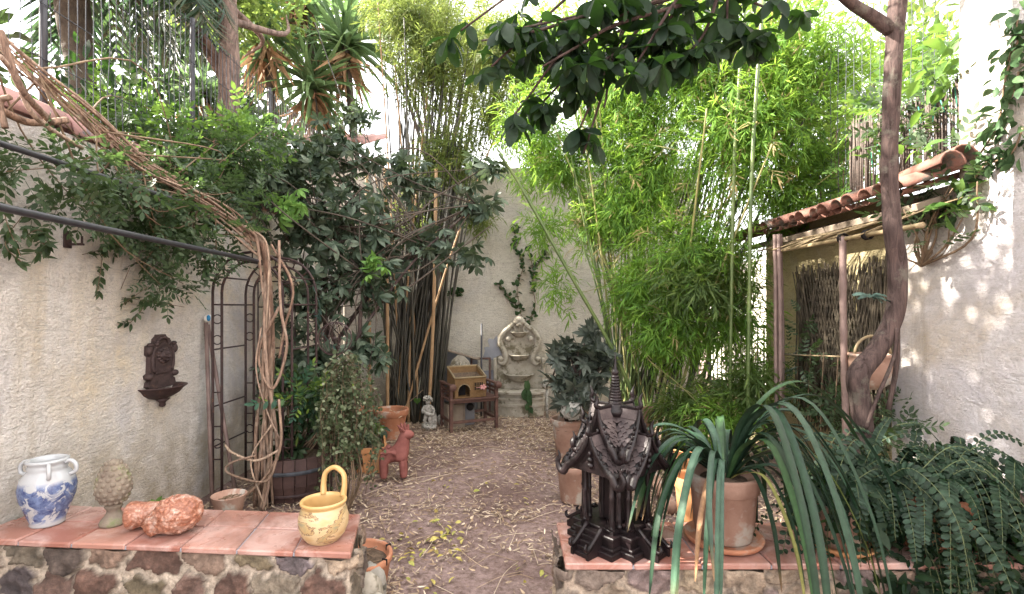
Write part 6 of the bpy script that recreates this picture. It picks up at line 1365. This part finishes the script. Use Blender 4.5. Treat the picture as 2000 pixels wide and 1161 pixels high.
for k in range(6):
    b = k * pi / 6; tube(mb, [cz + r * np.array([cos(a) * cos(b), cos(a) * sin(b), sin(a)]) for a in np.linspace(0, 2 * pi, 30)], .0032, 5, False)
tube(mb, [cz + r * np.array([cos(a), sin(a) * .2, sin(a)]) for a in np.linspace(0, 2 * pi, 30)], .0045, 5, False); mb.build('wire_cage', 'iron', sp, world=True)
mb = MB(); ellipsoid(mb, cz, (.016, .016, .016)); mb.build('centre_ball', 'mask_iron', sp, world=True)
for dx, dy in ((-.09, .05), (.1, .04), (0, -.1)):
    mb = MB(); tube(mb, [cz - [0, 0, .13], (cz[0] + dx, cz[1] + dy, 0)], .008, 6); mb.build('leg', 'iron', sp, world=True)
t = thing('climber_shoot', 'single pale climber shoot dangling in front of the umbrella tree', 'plant', W(620, 560, 4.6)); mb = MB(); C = P3([(612, 560, 4.6), (625, 600, 4.6), (620, 630, 4.6), (650, 680, 4.6)]); tube(mb, spline(C, 6), .003, 5); leafy_along(mb, LEAFS, C, 16, .07, rnd(4), jit=.004, t0=.4); mb.build('shoot', 'l_blue', t, world=True)
t = thing('trough_plant', 'low rosette plant with grey green fingers growing in the trough', 'plant', (-1.42, 5.25, .22)); foliage('leaves', t, PALM8, 'l_scheff', [((-1.45, 5.05, .33), (.15, .2, .1)), ((-1.5, 5.35, .36), (.18, .2, .14))], 40, .22, 111, .8); foliage('yellow_green_leaves', t, PALM8, 'l_fresh', [((-1.36, 5.1, .40), (.08, .12, .05))], 8, .18, 112, .8)

# --- ivy on the back wall
t = thing('wall_ivy', 'two thin strands of ivy climbing the back wall above the fountain', 'ivy', (.15, 7.88, 1.4)); R = rnd(113); mb = MB(); st = MB()
for P in ([(1024, 650), (1015, 600), (1010, 560), (1022, 520), (1012, 490)], [(1026, 640), (1045, 600), (1040, 560), (1042, 530), (1030, 480)], [(1010, 600), (990, 575), (970, 552)], [(1040, 530), (1060, 500), (1070, 480)], [(870, 575), (890, 570), (905, 572)], [(1015, 500), (1005, 470), (1010, 440)]):
    C = [W(a, b, 7.87) for a, b in P]; tube(st, spline(C, 5), .006, 5); k = 12 + len(P) * 10; leafy_along(mb, IVY, C, k, .075, R, .9, 0, .022)
st.build('stems', 'twig', t, world=True); mb.build('leaves', 'l_darkivy', t, world=True)
# --- climbers on the right
def PXr(px, py, X=2.86): return PX(px, py, X)
t = thing('wall_ivy', 'dark ivy trail running down the tall house wall at upper right', 'ivy', PXr(1950, 200)); R = rnd(115); mb = MB(); st = MB()
for P in ([(1995, 60), (1965, 150), (1950, 240), (1915, 300)], [(1990, 140), (1975, 190), (1940, 260)], [(1998, 250), (1975, 300), (1930, 320)], [(1940, 300), (1910, 340), (1880, 380), (1850, 420)], [(1990, 20), (1980, 80), (1970, 120)]):
    C = [PXr(a, b) for a, b in P]; tube(st, spline(C, 5), .006, 5); leafy_along(mb, LEAFB, C, 46, .085, R, 1, 0, .03)
st.build('stems', 'twig', t, world=True); mb.build('leaves', 'l_darkivy', t, world=True)
t = thing('screen_plant', 'green creeper leaves spreading over the foot of the willow screen', 'creeper', (2.75, 4.4, 0)); foliage('foliage', t, PINN, 'l_jasmine', [((2.72, 4.3, .75), (.08, .55, .4)), ((2.7, 4.8, 1.1), (.08, .3, .5)), ((2.72, 3.7, .6), (.1, .3, .4))], 210, .16, 175, .9); mb = MB()
for i in range(6): tube(mb, spline([(2.74, 4.4, 0), (2.74, 4.0 + i * .18, .5), (2.74, 3.9 + i * .2, 1.2)], 5), .006, 5)
mb.build('stems', 'twig', t, world=True)
t = thing('eave_climber', 'leafy climber tangled round the near end of the tile eave', 'climber', PXr(1830, 420, 2.7))
ebl = [(PX(1820, 400, 2.75), (.12, .25, .12)), (PX(1800, 470, 2.8), (.08, .25, .14)), (PX(1870, 370, 2.8), (.1, .15, .1)), (PX(1780, 240, 2.95), (.1, .4, .3)), (PX(1850, 300, 2.85), (.08, .2, .06))]
foliage('foliage', t, PINN, 'l_jasmine', ebl, 120, .2, 117, .7); foliage('bright_leaves', t, LEAFB, 'l_fresh', [(PX(1790, 300, 2.7), (.1, .3, .05)), (PX(1830, 130, 2.9), (.1, .4, .3)), (PX(1870, 400, 2.8), (.1, .2, .1))], 60, .13, 118, .8); mb = MB()
for i in range(14): limb(mb, PX(1800, 520, 2.85), ebl[i % 3][0] + R.normal(0, .08, 3), .01, .004, R, .15, 5, 5)
mb.build('stems', 'twig', t, world=True)
t = thing('fence_creeper', 'feathery green creeper growing through the fence left of the screen', 'creeper', (3.1, 5.0, 2.5)); foliage('foliage', t, PINN, 'l_fresh', [((3.1, 4.9, 2.9), (.1, .7, .35)), ((3.15, 4.2, 3.3), (.1, .6, .3))], 190, .22, 119, .8)
foliage('stem_leaves', t, PINN, 'l_tree', [((3.2, 5.4, 3.1), (.2, .7, .6))], 150, .22, 120, .8)
mb = MB(); R = rnd(7)
for i in range(14):
    y = R.uniform(4, 5.6); tube(mb, spline([(3.12, y, 2.4), (3.1, y + R.normal(0, .1), 2.9), (3.12, y + R.normal(0, .2), 3.3)], 5), .005, 5)
mb.build('stems', 'twig', t, world=True)

# --- big pot with strap leaves on the right wall
bp_ = np.array([.995, 2.41, TOP]); t = thing('large_pot', 'large weathered terracotta pot with saucer of the strap leaved plant', 'pot', bp_)
mb = MB(); lathe(mb, [(0, 0), (.150, 0), (.170, .012), (.178, .032), (.168, .034), (.15, .022), (0, .02)], 40, cap=False); mb.build('saucer', 'terracotta', t)
mb = MB(); lathe(mb, [(0, .022), (.118, .022), (.124, .03), (.130, .075), (.134, .08), (.145, .24), (.150, .245), (.157, .25), (.160, .31), (.158, .322), (.142, .322), (.138, .30), (0, .28)], 40, cap=False); mb.build('shell', 'terracotta_pale', t)
mb = MB(); ellipsoid(mb, (0, 0, .27), (.137, .137, .04), None, 20, 8); mb.build('soil', 'soil', t)
t = thing('strap_plant', 'plant with long arching dark strap leaves in the large pot', 'plant', bp_ + [0, 0, .3]); R = rnd(121)
def strap(mb, a, L, w_, lift, fall, tw=0, start=None, side=0.0, old=False):
    """one arching strap leaf leaving the pot in direction a"""
    h = np.array([cos(a), sin(a), 0]); s0 = (bp_ + [0, 0, .29] + h * .03) if start is None else start
    C = spline([s0, s0 + h * L * .14 + [0, 0, L * lift * .8], s0 + h * L * .36 + [0, 0, L * lift], s0 + h * L * .58 + [0, 0, L * (lift - fall * .4)], s0 + h * L * .70 + [0, 0, L * (lift - fall)]], 6); C += np.array([cos(a + 1.57), sin(a + 1.57), 0]) * side * np.linspace(0, 1, len(C))[:, None] ** 2
    n = len(C); tt = np.linspace(0, 1, n); ww = w_ * np.minimum(1, (.5 + tt * 3)) * np.clip((1 - tt) * 5, 0, 1) ** .6 / 2 + .0015; tg = unit(np.gradient(C, axis=0)); sd_ = unit(np.cross(tg, [0, 0, 1.0])); 
    c_, s_ = np.cos(tw * tt)[:, None], np.sin(tw * tt)[:, None]; nr = np.cross(sd_, tg); s2 = sd_ * c_ + nr * s_; n2 = np.cross(s2, tg)
    V = np.stack([C - s2 * ww[:, None] + n2 * ww[:, None] * .35, C, C + s2 * ww[:, None] + n2 * ww[:, None] * .35], 1).reshape(-1, 3); i = np.arange(n - 1)[:, None] * 3; j = np.arange(2)[None]
    g = np.array([(.018, .045, .024), (.026, .062, .036), (.038, .078, .05), (.03, .07, .026)][R.randint(4)]) * R.uniform(.7, 1.25) if not old else np.array([(.30, .30, .10), (.34, .19, .10), (.20, .26, .07)][R.randint(3)])
    cl = np.tile(g, (n, 3, 1)); cl[:, 1] *= 1.55; brown = np.clip((tt - R.uniform(.86, 1.05)) / .08, 0, 1)[:, None, None]; cl = cl * (1 - brown) + np.array((.24, .14, .07)) * brown
    mb.add(V, np.stack([i + j, i + j + 1, i + 3 + j + 1, i + 3 + j], -1).reshape(-1, 4), 0, True, cl.reshape(-1, 3))
mb = MB()
for i in range(40):
    a = R.uniform(-1.45, 3.75); strap(mb, a, R.uniform(.4, .7), R.uniform(.018, .034), R.uniform(.12, .45), R.uniform(.5, 1.1), R.uniform(-.6, .6), side=R.uniform(-.1, .1))
for i in range(11): strap(mb, R.uniform(-1.35, .2), R.uniform(.55, .85), R.uniform(.02, .034), R.uniform(.25, .5), R.uniform(.7, 1.3), R.uniform(-.5, .5), side=R.uniform(-.15, .15))
for a, L, l, f in ((-1.15, .95, .40, 1.15), (-1.42, .9, .42, 1.2), (-.8, .95, .42, 1.1), (-2.35, .7, .25, .95), (-1.0, .85, .2, 1.1), (-1.3, .75, .3, 1.1), (-.6, .9, .3, 1.0), (-.3, 1.1, .36, .8), (.1, 1.1, .4, .6), (-2.8, .7, .3, .55), (3.0, .75, .32, .5)): strap(mb, a, L, .034, l, f, R.uniform(-.3, .3))
for i in range(9): strap(mb, R.uniform(-2.9, -1.9), R.uniform(.5, .75), R.uniform(.016, .024), R.uniform(.1, .3), R.uniform(.6, 1.2), R.uniform(-.5, .5), side=R.uniform(-.1, .1))
mb.build('leaves', 'l_strapc', t, world=True); mb = MB(); strap(mb, -2.25, .5, .020, .10, .75, old=True); strap(mb, -.55, .9, .02, .2, 1.0, old=True); strap(mb, -1.2, .6, .018, .12, .9, old=True); mb.build('ageing_leaves', 'l_strapc', t, world=True, label='yellowing and brown leaves')
# --- trailing scalloped cactus mass at the lower right
fpot = np.array([1.95, 2.40, TOP]); t = thing('large_pot', 'large pot buried under the trailing scalloped plant at lower right', 'pot', fpot); mb = MB(); lathe(mb, [(0, 0), (.14, 0), (.15, .01), (.18, .20), (.19, .21), (.19, .25), (.17, .25), (.16, .2), (0, .19)], 32, cap=False); mb.build('shell', 'terracotta', t)
p2_ = np.array([1.50, 2.36, TOP]); t = thing('saucer', 'orange saucer edge visible between the strap leaves and the trailing plant', 'saucer', p2_); mb = MB(); lathe(mb, [(0, 0), (.13, 0), (.16, .03), (.15, .032), (.12, .012), (0, .012)], 32, cap=False); mb.build('dish', 'terracotta_orange', t)
mb = MB(); lathe(mb, [(0, .014), (.09, .014), (.12, .18), (.125, .2), (.11, .2), (0, .18)], 28, cap=False); mb.build('inner_pot', 'terracotta_pale', t)
t = thing('trailing_plant', 'dense dark trailing plant with notched flat stems spilling over the lower right wall', 'plant', fpot + [0, 0, .2]); R = rnd(131); mb = MB(); st = MB()
ROUND = blade([.35, 1, 1.05, .55], .62, .12, .1)
def frond(C, lw, ll, dens=1.0):
    C = spline(C, 8); n = len(C); d = np.linalg.norm(np.diff(C, axis=0), axis=1).sum(); m = int(d / (lw * .62) * dens); k = np.linspace(1, n - 2, m).astype(int); tg = unit(C[k + 1] - C[k - 1]); up = R.normal(size=3) * .25 + [0, -.5, .8]; sd_ = unit(np.cross(tg, up)); nr = np.cross(sd_, tg)
    tt = np.linspace(0, 1, m); sc_ = ll * (.55 + .6 * np.sin(pi * (.12 + .8 * tt)))
    for s_ in (-1, 1): inst(mb, ROUND, C[k] + tg * (s_ * lw * .15), unit(sd_ * s_ + tg * .45), nr + R.normal(0, .12, (m, 3)), sc_)
    tube(st, C, [.0025, .0012], 4)
for i in range(165):
    s0 = fpot + [R.uniform(-.45, .35), R.uniform(-.12, .2), .22 + R.uniform(-.05, .12)]; a = R.uniform(-pi, pi) if i % 2 else R.uniform(-2.6, -.3); L = R.uniform(.25, .7); h = np.array([cos(a), sin(a) * .7, 0]); li = R.uniform(.0, .32)
    C = [s0, s0 + h * L * .3 + [0, 0, L * li], s0 + h * L * .65 + [0, 0, L * (li - .25)], s0 + h * L * .8 + [0, 0, L * (li - R.uniform(.5, 1.0))]]; C = [np.array([min(q[0], 2.82), q[1], q[2]]) for q in C]
    frond(C, R.uniform(.014, .024), R.uniform(.016, .036))
for P in ([(1750, 830, 2.5), (1800, 830, 2.5), (1850, 880, 2.5), (1880, 905, 2.5)], [(1780, 880, 2.5), (1790, 850, 2.5), (1787, 825, 2.5)], [(1850, 920, 2.4), (1930, 930, 2.4), (2000, 985, 2.4), (2060, 1040, 2.4)], [(1870, 920, 2.4), (1910, 905, 2.4), (1940, 880, 2.4)], [(1700, 900, 2.5), (1715, 850, 2.5), (1738, 815, 2.5)], [(1640, 860, 2.6), (1600, 850, 2.6), (1565, 860, 2.6)], [(1885, 930, 2.4), (1890, 880, 2.4)]): frond(P3(P), .02, .022)
mb.build('notched_stems', 'l_fern', t, world=True); st.build('midribs', 'greenstem', t, world=True)
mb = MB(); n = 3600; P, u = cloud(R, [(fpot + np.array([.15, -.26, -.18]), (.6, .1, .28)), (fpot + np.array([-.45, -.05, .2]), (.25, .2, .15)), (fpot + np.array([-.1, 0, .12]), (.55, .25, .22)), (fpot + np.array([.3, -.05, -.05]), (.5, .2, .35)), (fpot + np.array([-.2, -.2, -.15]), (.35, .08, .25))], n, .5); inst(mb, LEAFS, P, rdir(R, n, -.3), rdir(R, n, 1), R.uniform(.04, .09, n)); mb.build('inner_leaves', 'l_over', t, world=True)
mb = MB(); tube(mb, [(2.28, 2.25, -.02), (2.3, 2.25, .75)], .06, 12); ellipsoid(mb, (2.29, 2.24, .75), (.065, .065, .03)); tag(mb.build('old_stump', 'bark_pale', origin=(2.29, 2.25, 0)), 'brown stump like post standing behind the trailing plant at lower right', 'stump')
